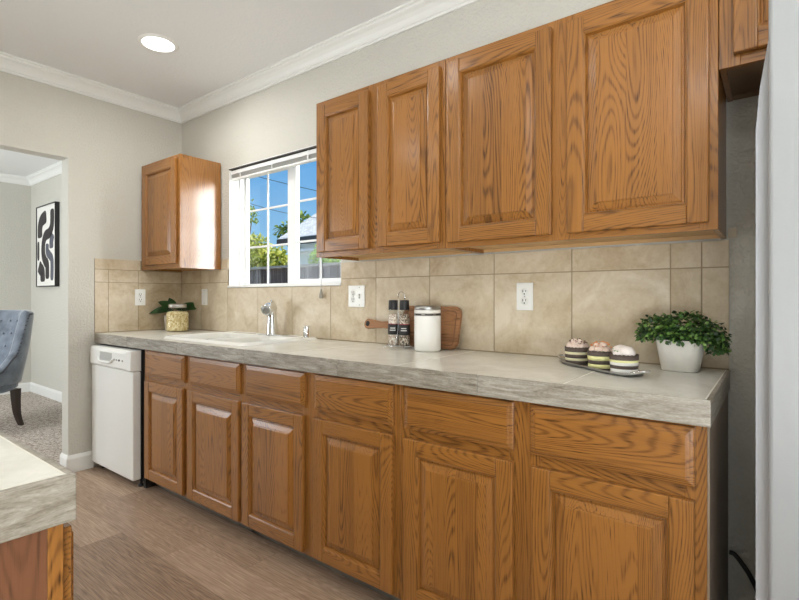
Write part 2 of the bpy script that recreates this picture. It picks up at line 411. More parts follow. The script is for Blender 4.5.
def sash(x0, x1, z0, z1, ya, yb, wl, wr_, wz):
    bm = BM()
    box(bm, (x0, ya, z0), (x0 + wl, yb, z1), bev=0.003); box(bm, (x1 - wr_, ya, z0), (x1, yb, z1), bev=0.003)
    box(bm, (x0 + wl, ya, z0), (x1 - wr_, yb, z0 + wz), bev=0.003); box(bm, (x0 + wl, ya, z1 - 0.03), (x1 - wr_, yb, z1), bev=0.003)
    s = wpart('sash', bm, M['vinyl'])
    gx0, gx1, gz0, gz1 = x0 + wl, x1 - wr_, z0 + wz, z1 - 0.03; ym = (ya + yb) / 2
    bm = BM(); box(bm, (gx0, ym - 0.003, gz0), (gx1, ym + 0.003, gz1)); wpart('pane', bm, M['glass'], s)
    bm = BM(); xm = (gx0 + gx1) / 2 + 0.012
    box(bm, (xm - 0.0075, ym - 0.012, gz0), (xm + 0.0075, ym - 0.0035, gz1), bev=0.003)
    for z in (1.512, 1.772): box(bm, (gx0, ym - 0.0125, z - 0.007), (gx1, ym - 0.0035, z + 0.007), bev=0.003)
    wpart('muntin', bm, M['vinyl'], s)
sash(WX0 + 0.010, 1.182, WZ0 + 0.007, WZ1 - 0.022, 0.115, 0.145, 0.026, 0.052, 0.010)
sash(1.180, WX1 - 0.022, WZ0 + 0.007, WZ1 - 0.022, 0.080, 0.112, 0.075, 0.045, 0.032)

# made-up sliding door and added dining window, both unseen, built around the added lamps
def far_window(name, x0, x1, z0, z1):
    w_ = bpy.data.objects.new(name, None); C.objects.link(w_); w_.location = (x0, YF, z0); w_['kind'] = 'structure'
    bm = BM(); f = 0.05; xm = (x0 + x1) / 2
    for a, b in ((x0, x0 + f), (xm - f / 2, xm + f / 2), (x1 - f, x1)): box(bm, (a, YF - 0.12, z0), (b, YF - 0.05, z1))
    box(bm, (x0, YF - 0.12, z0), (x1, YF - 0.05, z0 + f)); box(bm, (x0, YF - 0.12, z1 - f), (x1, YF - 0.05, z1))
    obj('frame', bm, M['vinyl'], w_, origin=wloc(w_), kind='structure')
    bm = BM(); box(bm, (x0 + f, YF - 0.09, z0 + f), (x1 - f, YF - 0.084, z1 - f)); obj('pane', bm, M['glass'], w_, origin=wloc(w_), kind='structure')
far_window('added_door', DX0, DX1, 0.0, DZ); far_window('window_2', -2.9, -0.9, 0.6, 2.15)

# ------------------------------------------------------------ backsplash
bm = BM(); G = 0.0022; TY = -0.009
box(bm, (0.004, -0.0072, 0.86), (3.489, 0.0, WZ0 - 0.012), 1)
box(bm, (0.004, -0.0072, WZ0 - 0.012), (WX0 - 0.006, 0.0, 1.353), 1); box(bm, (WX1 + 0.006, -0.0072, WZ0 - 0.012), (3.489, 0.0, 1.353), 1)
box(bm, (3.489, -0.0072, 0.86), (3.568, 0.0, 1.353), 1)
box(bm, (0.0, -0.622, 0.86), (0.0072, 0.0, 1.424), 1)
def tile_b(x0, x1, z0, z1): prism(bm, [(x0 + G, z0 + G), (x1 - G, z0 + G), (x1 - G, z1 - G), (x0 + G, z1 - G)], 1, TY, 0.0)
ZT0, ZR, ZT1 = 0.916, 1.263, 1.356
cols = [0.010, 0.289, 0.634, 0.979, 1.322, 1.66, 2.003, 2.348, 2.695, 3.04, 3.393, 3.489, 3.570]
sill = WZ0 - 0.012
for a, b in zip(cols, cols[1:]):
    if b <= 0.64 or a >= 1.74: tile_b(a, b, ZT0, ZR); tile_b(a, b, ZR, ZT1)
    elif b < 1.7: tile_b(a, b, ZT0, sill)
    else:
        prism(bm, [(a + G, ZT0 + G), (b - G, ZT0 + G), (b - G, ZR - G), (WX1 + 0.006, ZR - G), (WX1 + 0.006, sill - G), (a + G, sill - G)], 1, TY, 0.0)
        tile_b(WX1 + 0.004, b, ZR, ZT1)
tile_b(0.556, WX0 - 0.001, ZT1, 1.430)
def tile_l(ya, yb, z0, z1): prism(bm, [(ya + G, z0 + G), (yb - G, z0 + G), (yb - G, z1 - G), (ya + G, z1 - G)], 0, 0.0, 0.009)
lc = [-0.624, -0.536, -0.335, -0.001]
for a, b in zip(lc, lc[1:]):
    tile_l(a, b, ZT0, ZR); tile_l(a, b, ZR, 1.352)
tile_l(-0.624, -0.318, 1.352, 1.427)
prism(bm, [(3.566, 1.362), (3.590, 1.362), (3.590, 1.394), (3.566, 1.394)], 1, -0.012, 0.0)
struct('trim_3', bm, [M['tile'], M['grout']])

# ================================================================== cabinets
def rings_rect(bm, rings, mats=None, cap=True, mi_v=0, mi_h=1):
    """rings: list of (x0,x1,z0,z1,y) bridged in turn; side strips get mi_v, top/bottom strips mi_h"""
    V = [[bm.verts.new(p) for p in ((a, y, c), (b, y, c), (b, y, d), (a, y, d))] for a, b, c, d, y in rings]
    for A, B in zip(V, V[1:]):
        for k in range(4):
            f = bm.faces.new((A[k], A[(k + 1) % 4], B[(k + 1) % 4], B[k])); f.material_index = mi_h if k in (0, 2) else mi_v
    if cap: bm.faces.new(V[-1]).material_index = mi_v
def door(parent, x0, x1, z0, z1, yb, flip=False, fw=0.056):
    """raised panel door, back face at y=yb, facing -y (or +y when flipped)"""
    cx, cz = (x0 + x1) / 2, (z0 + z1) / 2; w2, h2 = (x1 - x0) / 2, (z1 - z0) / 2; t = 0.020
    bm = BM()
    for s in (-1, 1): box(bm, (s * w2, -t, -h2), (s * (w2 - fw), 0, h2), 0, 0.004, 2)
    for s in (-1, 1): box(bm, (-w2 + fw, -t + 0.0006, s * h2), (w2 - fw, 0, s * (h2 - fw)), 1, 0.003, 2)
    a, b = w2 - fw, h2 - fw
    rings_rect(bm, [(-a, a, -b, b, -t + 0.002), (-a + 0.004, a - 0.004, -b + 0.004, b - 0.004, -t + 0.004), (-a + 0.007, a - 0.007, -b + 0.007, b - 0.007, -0.0095), (-a + 0.0085, a - 0.0085, -b + 0.0085, b - 0.0085, -0.0045)], cap=False)
    o = obj('door', bm, WOODS, parent, loc=Vector((cx, yb, cz)) - wloc(parent), rot=(0, 0, math.pi) if flip else None)
    bm = BM(); a -= 0.008; b -= 0.008; q = 0.028
    rings_rect(bm, [(-a, a, -b, b, -0.002), (-a, a, -b, b, -0.0045), (-a + 0.005, a - 0.005, -b + 0.005, b - 0.005, -0.0055), (-a + 0.007, a - 0.007, -b + 0.007, b - 0.007, -0.0085), (-a + q, a - q, -b + q, b - q, -0.0150), (-a + q + 0.001, a - q - 0.001, -b + q + 0.001, b - q - 0.001, -0.0182), (-a + q + 0.005, a - q - 0.005, -b + q + 0.005, b - q - 0.005, -0.0192)], mi_v=0, mi_h=0)
    obj('raised_panel', bm, OAKP, o)
    return o
def drawer(parent, x0, x1, z0, z1, yb, name='drawer_front'):
    cx, cz = (x0 + x1) / 2, (z0 + z1) / 2; a, b = (x1 - x0) / 2, (z1 - z0) / 2
    bm = BM(); E = [(0, 0.0), (0, -0.011), (0.003, -0.0125), (0.009, -0.014), (0.010, -0.0155), (0.017, -0.0175), (0.018, -0.020), (0.020, -0.0204)]
    rings_rect(bm, [(-a + e, a - e, -b + e, b - e, y) for e, y in E], mi_v=0, mi_h=0)
    return obj(name, bm, OAKH, parent, loc=Vector((cx, yb, cz)) - wloc(parent))
def frame(parent, x0, x1, z0, z1, y0, y1, stiles, rails):
    """face frame: stiles = [(xa,xb)], rails = [(za,zb)]"""
    o = Vector(((x0 + x1) / 2, (y0 + y1) / 2, (z0 + z1) / 2)); bm = BM()
    for a, b in stiles: box(bm, (a, y0, z0), (b, y1, z1), 0, 0.0012, 1)
    ss = sorted(stiles)
    for (a0, a1), (b0, b1) in zip(ss, ss[1:]):
        for c, d in rails: box(bm, (a1, y0 + 0.0004, c), (b0, y1, d), 1, 0.0008, 1)
    return obj('face_frame', bm, WOODS, parent, origin=o)

# ---- wall cabinets
UY = -0.313
def wall_cabinet(name, label, x0, x1, z0, z1, doors, stiles, left_vis=False, glossy=False, under=None, zr=0.05):
    t = thing(name, label, 'cabinet', (x0, 0, z0))
    o = Vector(((x0 + x1) / 2, UY / 2, (z0 + z1) / 2)); bm = BM(); yf = UY + 0.019; th = 0.016
    box(bm, (x0 + 0.001, yf, z0 + 0.001), (x0 + th, -0.0105, z1 - 0.001), 0); box(bm, (x1 - th, yf, z0 + 0.001), (x1 - 0.001, -0.0105, z1 - 0.001), 0)
    box(bm, (x0 + th, yf, z1 - th), (x1 - th, -0.0105, z1 - 0.001), 0); box(bm, (x0 + th, yf, z0 + 0.016), (x1 - th, -0.0105, z0 + 0.030), 1)
    box(bm, (x0 + th, -0.018, z0 + 0.003), (x1 - th, -0.0105, z1 - th), 1)
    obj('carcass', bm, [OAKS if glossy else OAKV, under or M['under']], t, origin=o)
    frame(t, x0, x1, z0, z1, UY, UY + 0.019, stiles, [(z0, z0 + zr), (z1 - zr, z1)])
    for a, b, c, d in doors: door(t, a, b, c, d, UY - 0.001)
    return t
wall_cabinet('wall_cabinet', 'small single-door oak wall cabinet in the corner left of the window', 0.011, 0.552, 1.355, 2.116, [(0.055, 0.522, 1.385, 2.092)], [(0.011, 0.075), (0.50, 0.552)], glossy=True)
wall_cabinet('wall_cabinet', 'narrower two-door oak wall cabinet just right of the window', 1.869, 2.629, 1.358, 2.1285, [(1.893, 2.230, 1.381, 2.100), (2.284, 2.612, 1.384, 2.100)], [(1.869, 1.92), (2.21, 2.305), (2.59, 2.629)])
wall_cabinet('wall_cabinet', 'wide two-door oak wall cabinet above the cupcakes and planter', 2.631, 3.5616, 1.358, 2.1285, [(2.650, 3.074, 1.379, 2.104), (3.128, 3.540, 1.379, 2.100)], [(2.631, 2.675), (3.05, 3.15), (3.515, 3.5616)])
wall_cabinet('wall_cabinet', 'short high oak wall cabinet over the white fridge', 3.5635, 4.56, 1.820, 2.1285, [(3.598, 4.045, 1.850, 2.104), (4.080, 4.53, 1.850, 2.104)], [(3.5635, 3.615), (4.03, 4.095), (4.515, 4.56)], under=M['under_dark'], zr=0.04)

# ---- base cabinets
BY = -0.595   # face frame front
def base_cabinet(label, x0, x1, doors, drawers, stiles, false_front=False, right_panel=False):
    t = thing('base_cabinet', label, 'cabinet', (x0, 0, 0)); zt = 0.848; zb = 0.066; yf = BY + 0.019
    bm = BM(); th = 0.016; o = Vector(((x0 + x1) / 2, -0.3, 0.45))
    for xa in (x0 + 0.0005, x1 - th - 0.0005):
        prism(bm, [(yf, zb), (yf, zt), (-0.012, zt), (-0.012, 0.0), (-0.53, 0.0), (-0.53, zb)], 0, xa, xa + th, 1)
    box(bm, (x0 + th, yf, zb), (x1 - th, -0.012, zb + 0.016), 1); box(bm, (x0 + th, -0.020, zb), (x1 - th, -0.012, zt), 1)
    obj('carcass', bm, [OAKV, M['laminate']], t, origin=o)
    frame(t, x0, x1, zb, zt, BY, BY + 0.019, stiles, [(zb, zb + 0.035), (0.648, 0.700), (0.822, zt)])
    bm = BM(); box(bm, (x0, -0.530, 0.0), (x1, -0.520, zb)); obj('toe_kick', bm, M['toe'], t, origin=Vector(((x0 + x1) / 2, -0.525, 0.03)))
    for a, b in doors: door(t, a, b, 0.080, 0.660, BY - 0.001)
    for a, b in drawers: drawer(t, a, b, 0.693, 0.840, BY - 0.001, 'false_drawer_front' if false_front else 'drawer_front')
    if right_panel:
        bm = BM(); box(bm, (x1 + 0.0005, BY + 0.002, 0.0), (x1 + 0.005, -0.012, zt)); obj('end_panel', bm, M['laminate'], t, origin=Vector((x1, -0.3, 0.4)), label='grey-brown end panel')
    return t
base_cabinet('two-door oak base cabinet under the sink, beside the white dishwasher', 0.668, 1.6615, [(0.702, 1.137), (1.186, 1.651)], [(0.702, 1.150), (1.200, 1.655)], [(0.668, 0.715), (1.12, 1.20), (1.635, 1.6615)], True)
base_cabinet('oak base cabinet in the middle of the run, under the pepper grinders', 1.6625, 2.6175, [(1.677, 2.110), (2.174, 2.592)], [(1.703, 2.118), (2.174, 2.592)], [(1.6625, 1.72), (2.09, 2.19), (2.575, 2.6175)])
base_cabinet('oak base cabinet at the right end of the run, under the cupcake tray', 2.6185, 3.561, [(2.644, 3.059), (3.119, 3.536)], [(2.644, 3.059), (3.114, 3.536)], [(2.6185, 2.66), (3.04, 3.14), (3.515, 3.561)], right_panel=True)

# ================================================================== countertop, sink, faucet
CT = 0.914
SX0, SX1, SY0, SY1 = 0.765, 1.605, -0.555, -0.022
ct = thing('countertop', 'long grey-beige tiled worktop along the window wall', 'countertop', (1.8, -0.3, 0.849))
CL, CR, CF = 0.0105, 3.571, -0.625
def rect_minus(r, h):
    x0, x1, y0, y1 = r; a, b, c, d = h
    if x1 <= a or x0 >= b or y1 <= c or y0 >= d: return [r]
    out = []
    if x0 < a: out.append((x0, a, y0, y1)); x0 = a
    if x1 > b: out.append((b, x1, y0, y1)); x1 = b
    if y0 < c: out.append((x0, x1, y0, c))
    if y1 > d: out.append((x0, x1, d, y1))
    return out
HOLE = (SX0 + 0.03, SX1 - 0.03, SY0 + 0.03, SY1 - 0.02)
def slab_tiles(parent, CL, CR, CF, CB, xg, yg, hole=None, ends='r', ejoint=None, face=-1):
    bm = BM(); e = 0.011
    rs = [(CL, CR, CF + 0.004, CB)]
    for r in rs:
        for q in (rect_minus(r, hole) if hole else [r]): box(bm, (q[0], q[2], 0.851), (q[1], q[3], CT - 0.0003), 0)
    obj('grout_bed', bm, M['cgrout'], parent, origin=wloc(parent))
    bm = BM(); g = 0.0024
    for a, b in zip(xg, xg[1:]):
        for c, d in zip(yg, yg[1:]):
            for q in (rect_minus((a, b, c, d), hole) if hole else [(a, b, c, d)]):
                box(bm, (q[0] + g, q[2] + g, CT - 0.006), (q[1] - g, q[3] - g, CT), 0)
    obj('top_tiles', bm, M['ctop'], parent, origin=wloc(parent))
jx = [CL, 0.49, 1.10, 1.711, 2.324, 2.945, CR]
slab_tiles(ct, CL, CR, CF, -0.010, [CL, 0.15, 0.76, 1.371, 1.984, 2.605, 3.215, CR - 0.011], [CF + 0.011, -0.010], HOLE)
bm = BM()
for a, b in zip(jx, jx[1:]): box(bm, (a + 0.0008, CF, 0.849), (b - 0.0008, CF + 0.010, CT + 0.0005), 0, 0.002, 2)
obj('front_edge', bm, M['edge_x'], ct, origin=wloc(ct), label='streaked grey front edge tiles')
bm = BM(); box(bm, (CR - 0.010, CF + 0.0005, 0.849), (CR + 0.0005, -0.010, CT + 0.0005), 0, 0.002, 2)
obj('side_edge', bm, M['edge_y'], ct, origin=wloc(ct), label='streaked grey edge tile at the right end')

# sink : double bowl, white, dropped in
def sstep(e0, e1, v):
    t = max(0, min(1, (v - e0) / (e1 - e0))); return t * t * (3 - 2 * t)
sk = thing('kitchen_sink', 'white drop-in kitchen sink below the window', 'sink', ((SX0 + SX1) / 2, (SY0 + SY1) / 2, CT))
bm = BM(); cx, cy = (SX0 + SX1) / 2, (SY0 + SY1) / 2; hw, hh = (SX1 - SX0) / 2, (SY1 - SY0) / 2
def rr(x, y, w_, h_, r):   # signed distance to a rounded rectangle
    qx, qy = abs(x) - w_ + r, abs(y) - h_ + r
    return math.hypot(max(qx, 0), max(qy, 0)) + min(max(qx, qy), 0) - r
xs = [-hw + 2 * hw * i / 120 for i in range(121)]; ys = [-hh + 2 * hh * i / 84 for i in range(85)]
def sz(x, y):
    dd = -rr(x, y, hw, hh, 0.05)
    z = 0.0005 + 0.0155 * sstep(0.0, 0.022, dd) - 0.004 * sstep(0.024, 0.045, dd)
    for bx in (-0.198, 0.198):
        d = -rr(x - bx, y + 0.030, 0.186, 0.200, 0.06)
        z -= 0.175 * sstep(-0.004, 0.030, d)
    return z
V = [[None] * len(ys) for _ in xs]
for i, x in enumerate(xs):
    for j, y in enumerate(ys):
        d = rr(x, y, hw, hh, 0.05); px, py = x, y
        if d > 0:   # pull the corner vertices onto the rounded outline
            sx_, sy_ = math.copysign(1, x), math.copysign(1, y); ox, oy = (hw - 0.05) * sx_, (hh - 0.05) * sy_
            l = math.hypot(x - ox, y - oy); px, py = ox + (x - ox) * 0.05 / l, oy + (y - oy) * 0.05 / l
        V[i][j] = bm.verts.new((px, py, sz(px, py)))
for i in range(len(xs) - 1):
    for j in range(len(ys) - 1):
        f = bm.faces.new((V[i][j], V[i + 1][j], V[i + 1][j + 1], V[i][j + 1])); f.smooth = True
bmesh.ops.remove_doubles(bm, verts=bm.verts[:], dist=1e-5)
bmesh.ops.dissolve_degenerate(bm, edges=bm.edges[:], dist=1e-6)
obj('basin', bm, M['white_gloss'], sk)
for bx in (-0.198, 0.198):
    bm = BM(); lathe(bm, [(0, 0.003), (0.020, 0.003), (0.036, 0.004), (0.040, 0.002), (0.042, 0.0)], (bx, -0.03, -0.163), 24)
    obj('drain', bm, M['chrome'], sk)

fc = thing('kitchen_faucet', 'chrome single-lever pull-out faucet at the back of the sink', 'faucet', (1.228, -0.085, CT + 0.0132))
bm = BM(); lathe(bm, [(0, 0.006), (0.036, 0.006), (0.040, 0.004), (0.042, 0.0), (0.0, 0.0)], seg=32); box(bm, (-0.125, -0.028, 0), (0.125, 0.028, 0.005), bev=0.002)
obj('base_plate', bm, M['chrome'], fc)
bm = BM(); prof = []
path = smooth_path([(0, 0, 0.004), (0, 0, 0.05), (0, -0.001, 0.10), (0.0, -0.004, 0.14), (0.002, -0.010, 0.172)], 6)
rad = [0.036 - 0.008 * sstep(0, 0.6, i / (len(path) - 1)) + 0.004 * sstep(0.6, 1, i / (len(path) - 1)) for i in range(len(path))]
tube(bm, path, rad, 24); obj('body', bm, M['chrome'], fc)
bm = BM()
path = smooth_path([(-0.008, 0.012, 0.158), (0.006, -0.014, 0.172), (0.030, -0.052, 0.166), (0.047, -0.082, 0.152)], 6)
tube(bm, path, [0.012] + [0.028] * 2 + [0.030 + 0.0035 * i / len(path) for i in range(len(path) - 5)] + [0.0345, 0.030], 24)
sp = obj('spray_head', bm, M['chrome'], fc)
d = (path[-1] - path[-2]).normalized(); bm = BM(); tube(bm, [path[-1] - d * 0.001, path[-1] + d * 0.003], [0.024, 0.020], 20)
obj('nozzle', bm, M['steel'], sp)
bm = BM(); tube(bm, smooth_path([(-0.004, 0.004, 0.170), (-0.006, 0.014, 0.190), (-0.004, 0.004, 0.204), (0.006, -0.014, 0.212)], 5), [0.014] * 6 + [0.010] * 5 + [0.008] * 4 + [0.006], 14)
obj('lever', bm, M['chrome'], fc)
bm = BM(); lathe(bm, [(0, 0.0), (0.026, 0.0), (0.026, 0.003), (0.023, 0.004), (0.023, 0.062), (0.021, 0.066), (0, 0.066)], seg=28)
tag(obj('air_gap_cap', bm, M['chrome'], loc=(1.535, -0.075, CT + 0.0125)), 'short chrome air gap cylinder on the right rear corner of the sink', 'air gap')

# ================================================================== dishwasher
dw = thing('dishwasher', 'white built-in dishwasher at the left end of the counter', 'dishwasher', (0.33, -0.35, 0))
bm = BM(); box(bm, (0.036, -0.60, 0.06), (0.640, -0.05, 0.838)); obj('tub', bm, M['black'], dw, origin=wloc(dw))
bm = BM(); box(bm, (0.030, -0.650, 0.052), (0.634, -0.6015, 0.708), bev=0.006); obj('door', bm, M['appl'], dw, origin=wloc(dw))
# control panel with rounded top and side ribs
bm = BM(); prism(bm, [(-0.6015, 0.711), (-0.653, 0.711), (-0.660, 0.722), (-0.660, 0.812), (-0.655, 0.826), (-0.643, 0.834), (-0.6015, 0.836)], 0, 0.030, 0.634)
box(bm, (0.572, -0.6635, 0.7125), (0.6355, -0.602, 0.834), bev=0.005)
cp = obj('control_panel', bm, M['appl_panel'], dw, origin=wloc(dw))
bm = BM(); box(bm, (0.190, -0.6612, 0.752), (0.368, -0.6595, 0.806), bev=0.0005)
obj('handle_recess', bm, M['appl_grey'], cp, origin=wloc(cp), label='grey pocket handle recess')
bm = BM(); tube(bm, smooth_path([(0.172, -0.661, 0.768), (0.200, -0.668, 0.748), (0.28, -0.670, 0.744), (0.358, -0.668, 0.748), (0.385, -0.661, 0.768)], 6), 0.0075, 10)
obj('handle', bm, M['appl_panel'], cp, origin=wloc(cp))
for x in (0.405, 0.438, 0.475, 0.520):
    bm = BM(); t_ = BM(); lathe(t_, [(0, 0.004), (0.006, 0.004), (0.007, 0.0)], seg=14); merge(bm, t_, 0, Matrix.Translation((x, -0.660, 0.768)) @ Matrix.Rotation(R(90), 4, 'X'))
    obj('button', bm, M['black'] if x in (0.475,) else M['appl_grey'], cp, origin=wloc(cp))
bm = BM(); box(bm, (0.040, -0.560, 0.012), (0.640, -0.552, 0.058)); obj('kick_plate', bm, M['dark'], dw, origin=wloc(dw))
for x in (0.075, 0.600):
    bm = BM(); lathe(bm, [(0.0, 0), (0.018, 0), (0.018, 0.012), (0.008, 0.014), (0.008, 0.06)], (x, -0.585, 0.0), 16); obj('foot', bm, M['black'], dw, origin=wloc(dw))
bm = BM(); box(bm, (0.6405, -0.590, 0.0), (0.6675, -0.05, 0.846)); obj('filler_panel', bm, M['dark'], dw, origin=wloc(dw))

# ================================================================== peninsula (lower left)
IX, IY = 2.918, -1.734
isl = thing('island_counter', 'pale tiled counter slab at lower left, nearest the camera', 'countertop', (2.1, -2.05, 0.849))
IL, IB = 1.30, -2.38
bm = BM(); box(bm, (IL, IB, 0.851), (IX - 0.004, IY - 0.004, CT - 0.0003)); obj('grout_bed', bm, plain('grey_grout', lin(214, 211, 199), 0.9), isl, origin=wloc(isl))
bm = BM(); g = 0.0020; xg = [IL, 1.72, 2.33, IX - 0.011]
for a, b in zip(xg, xg[1:]): box(bm, (a + g, IB + g, CT - 0.006), (b - g, IY - 0.011 - g, CT))
obj('top_tiles', bm, M['ctop'], isl, origin=wloc(isl))
bm = BM()
for a, b in ((IL, 1.72), (1.72, 2.33), (2.33, IX - 0.0105)): box(bm, (a + g, IY - 0.010, 0.849), (b, IY, CT + 0.0005), 0, 0.002, 2)
obj('front_edge', bm, M['edge_x'], isl, origin=wloc(isl))
bm = BM()
for a, b in ((IB, -2.31), (-2.31, IY)): box(bm, (IX - 0.010, a + g * 0.5, 0.849), (IX, b, CT + 0.0005), 0, 0.002, 2)
obj('side_edge', bm, M['edge_y'], isl, origin=wloc(isl), label='streaked grey edge tile at the near end')
ic = thing('island_cabinet', 'oak cabinet with a brown end panel under the lower left counter slab', 'cabinet', (2.1, -2.05, 0))
bm = BM(); y_f = -1.7465
box(bm, (IL + 0.02, IB + 0.03, 0.08), (2.888, y_f - 0.0195, 0.848)); box(bm, (IL + 0.02, IB + 0.03, 0.0), (2.888, -1.835, 0.08))
obj('carcass', bm, M['laminate'], ic, origin=wloc(ic))
bm = BM(); box(bm, (2.8885, IB + 0.03, 0.0), (2.906, y_f - 0.0195, 0.848)); obj('end_panel', bm, oak('brown_veneer', 'z', 0, (0.16, 0.068, 0.033, 1), (0.10, 0.040, 0.018, 1)), ic, origin=Vector((2.897, -2.0, 0.4)), label='reddish-brown veneer end panel')
bm = BM()
for a, b in ((2.856, 2.9075), (2.34, 2.42), (1.85, 1.93), (IL + 0.02, IL + 0.07)): box(bm, (a, y_f - 0.019, 0.08), (b, y_f, 0.848), 0, 0.001, 1)
for a, b in ((2.42, 2.856), (1.93, 2.34), (IL + 0.07, 1.85)):
    for c, d_ in ((0.08, 0.115), (0.648, 0.70), (0.82, 0.848)): box(bm, (a, y_f - 0.019, c), (b, y_f - 0.0005, d_), 1, 0.0008, 1)
obj('face_frame', bm, WOODS, ic, origin=Vector((2.1, y_f - 0.01, 0.45)))
for a, b in ((2.41, 2.898), (1.92, 2.35), (1.36, 1.86)):
    door(ic, a, b, 0.09, 0.66, y_f + 0.001, True)
    o = drawer(ic, a, b, 0.693, 0.836, y_f + 0.001); o.rotation_euler = (0, 0, math.pi)

# ================================================================== fridge
fg = thing('refrigerator', 'white refrigerator cut off by the right edge of the photo', 'refrigerator', (4.1, -0.4, 0))
bm = BM(); FL = 3.659
prism(bm, [(FL, 0.03), (FL, 1.53), (FL + 0.007, 1.62), (FL + 0.022, 1.72), (FL + 0.05, 1.765), (4.555, 1.765), (4.555, 0.03)], 1, -0.665, -0.03)
obj('body', bm, M['fridge_side'], fg, origin=wloc(fg), label='pale grey side and body')
bm = BM(); box(bm, (3.682, -0.735, 0.50), (4.548, -0.668, 1.805), bev=0.008, seg=3); obj('door', bm, M['fridge'], fg, origin=wloc(fg))
bm = BM(); box(bm, (3.682, -0.735, 0.06), (4.548, -0.668, 0.492), bev=0.008, seg=3); obj('freezer_drawer', bm, M['fridge'], fg, origin=wloc(fg))
bm = BM(); tube(bm, smooth_path([(4.49, -0.735, 0.75), (4.49, -0.785, 0.79), (4.49, -0.785, 1.50), (4.49, -0.735, 1.54)], 6), 0.012, 12); obj('handle', bm, M['fridge_side'], fg, origin=wloc(fg))
bm = BM(); box(bm, (3.70, -0.66, 0.0), (4.52, -0.06, 0.03)); obj('base_grille', bm, M['black'], fg, origin=wloc(fg))
bm = BM(); tube(bm, smooth_path([(3.5705, -0.020, 0.303), (3.585, -0.022, 0.300), (3.606, -0.024, 0.276), (3.630, -0.024, 0.238), (3.657, -0.026, 0.170), (3.657, -0.026, 0.10)], 6), 0.0075, 10)
obj('power_cord', bm, plain('cord_rubber', (0.035, 0.032, 0.028, 1), 0.45), fg, origin=wloc(fg), label='dark power cord drooping along the wall')

# ================================================================== recessed lights
lens = NT('lamp_lens'); e_ = lens.n('ShaderNodeEmission', {0: (1, 0.98, 0.94, 1), 1: 6.0}); lens.t.links.new(e_.outputs[0], lens.out.inputs[0])
for i, (x, y) in enumerate(LAMPS + [(-1.8, -1.7)]):
    t = thing('recessed_light', 'round white recessed ceiling light' if i == 0 else 'round white recessed light outside the picture', 'ceiling light', (x, y, H), group=None if i == 0 else 'recessed lights out of view')
    bm = BM(); lathe(bm, [(0.085, -0.006), (0.092, -0.008), (0.104, -0.004), (0.107, 0.0)], seg=48); obj('trim_ring', bm, M['trim'], t)
    bm = BM(); lathe(bm, [(0.0, -0.0065), (0.05, -0.0065), (0.086, -0.005)], seg=48); obj('lens', bm, lens.m, t)
    l = light('lamp', 'AREA', (0, 0, -0.012), LAMP_W * (0.35 if i == 1 else 0.6 if i == 3 else 1.0), (1.0, 0.98, 0.945), rot=(0, 0, 0), shape='DISK', size=0.17); l.parent = t
    l.data.spread = R(170)

# ================================================================== window blind
wb = thing('window_blind', 'white mini blind pulled up to the top of the window', 'blind', (1.19, 0.0, WZ1))
bm = BM(); box(bm, (WX0 + 0.008, 0.008, 2.022), (WX1 - 0.008, 0.046, 2.048), bev=0.002); obj('head_rail', bm, M['vinyl'], wb, origin=wloc(wb))
bm = BM()
for k in range(9): box(bm, (WX0 + 0.012, 0.012, 1.9975 + k * 0.0028), (WX1 - 0.012, 0.040, 1.9990 + k * 0.0028))
obj('slats', bm, plain('blind_slat', lin(176, 176, 172), 0.4), wb, origin=wloc(wb))
bm = BM(); box(bm, (WX0 + 0.010, 0.012, 1.984), (WX1 - 0.010, 0.042, 1.996), bev=0.002); obj('bottom_rail', bm, M['vinyl'], wb, origin=wloc(wb))
bm = BM(); box(bm, (WX0 + 0.002, -0.004, 2.0525), (WX1 - 0.002, 0.046, 2.0595)); obj('shadow_gap_strip', bm, plain('shadow_gap_dark', (0.05, 0.045, 0.04, 1), 0.5), wb, origin=wloc(wb), label='dark strip standing for the shadow gap')  # dark strip imitates the shadow line above the head rail
for x in (0.76, 1.105, 1.45):
    bm = BM(); box(bm, (x - 0.005, 0.006, 1.990), (x + 0.005, 0.0075, 2.050), bev=0.001); obj('valance_clip', bm, M['vinyl'], wb, origin=wloc(wb))
bm = BM(); tube(bm, [(1.600, -0.022, 2.04), (1.600, -0.026, 1.6), (1.600, -0.026, 1.205)], 0.0022, 8); tube(bm, [(1.596, -0.022, 2.04), (1.596, -0.026, 1.6), (1.600, -0.026, 1.205)], 0.0018, 8); tube(bm, [(1.600, -0.022, 2.04), (1.600, 0.02, 2.045)], 0.002, 6)
cd = obj('pull_cord', bm, plain('cord_white', lin(214, 214, 208), 0.6), wb, origin=wloc(wb))
bm = BM(); lathe(bm, [(0.0, 0.0), (0.010, 0.001), (0.0125, 0.012), (0.010, 0.026), (0.005, 0.046), (0.003, 0.055), (0, 0.056)], (1.600, -0.026, 1.152), 18); obj('tassel', bm, plain('tassel_grey', lin(150, 146, 136), 0.25, **{'Coat Weight': 0.5}), cd, origin=wloc(cd))

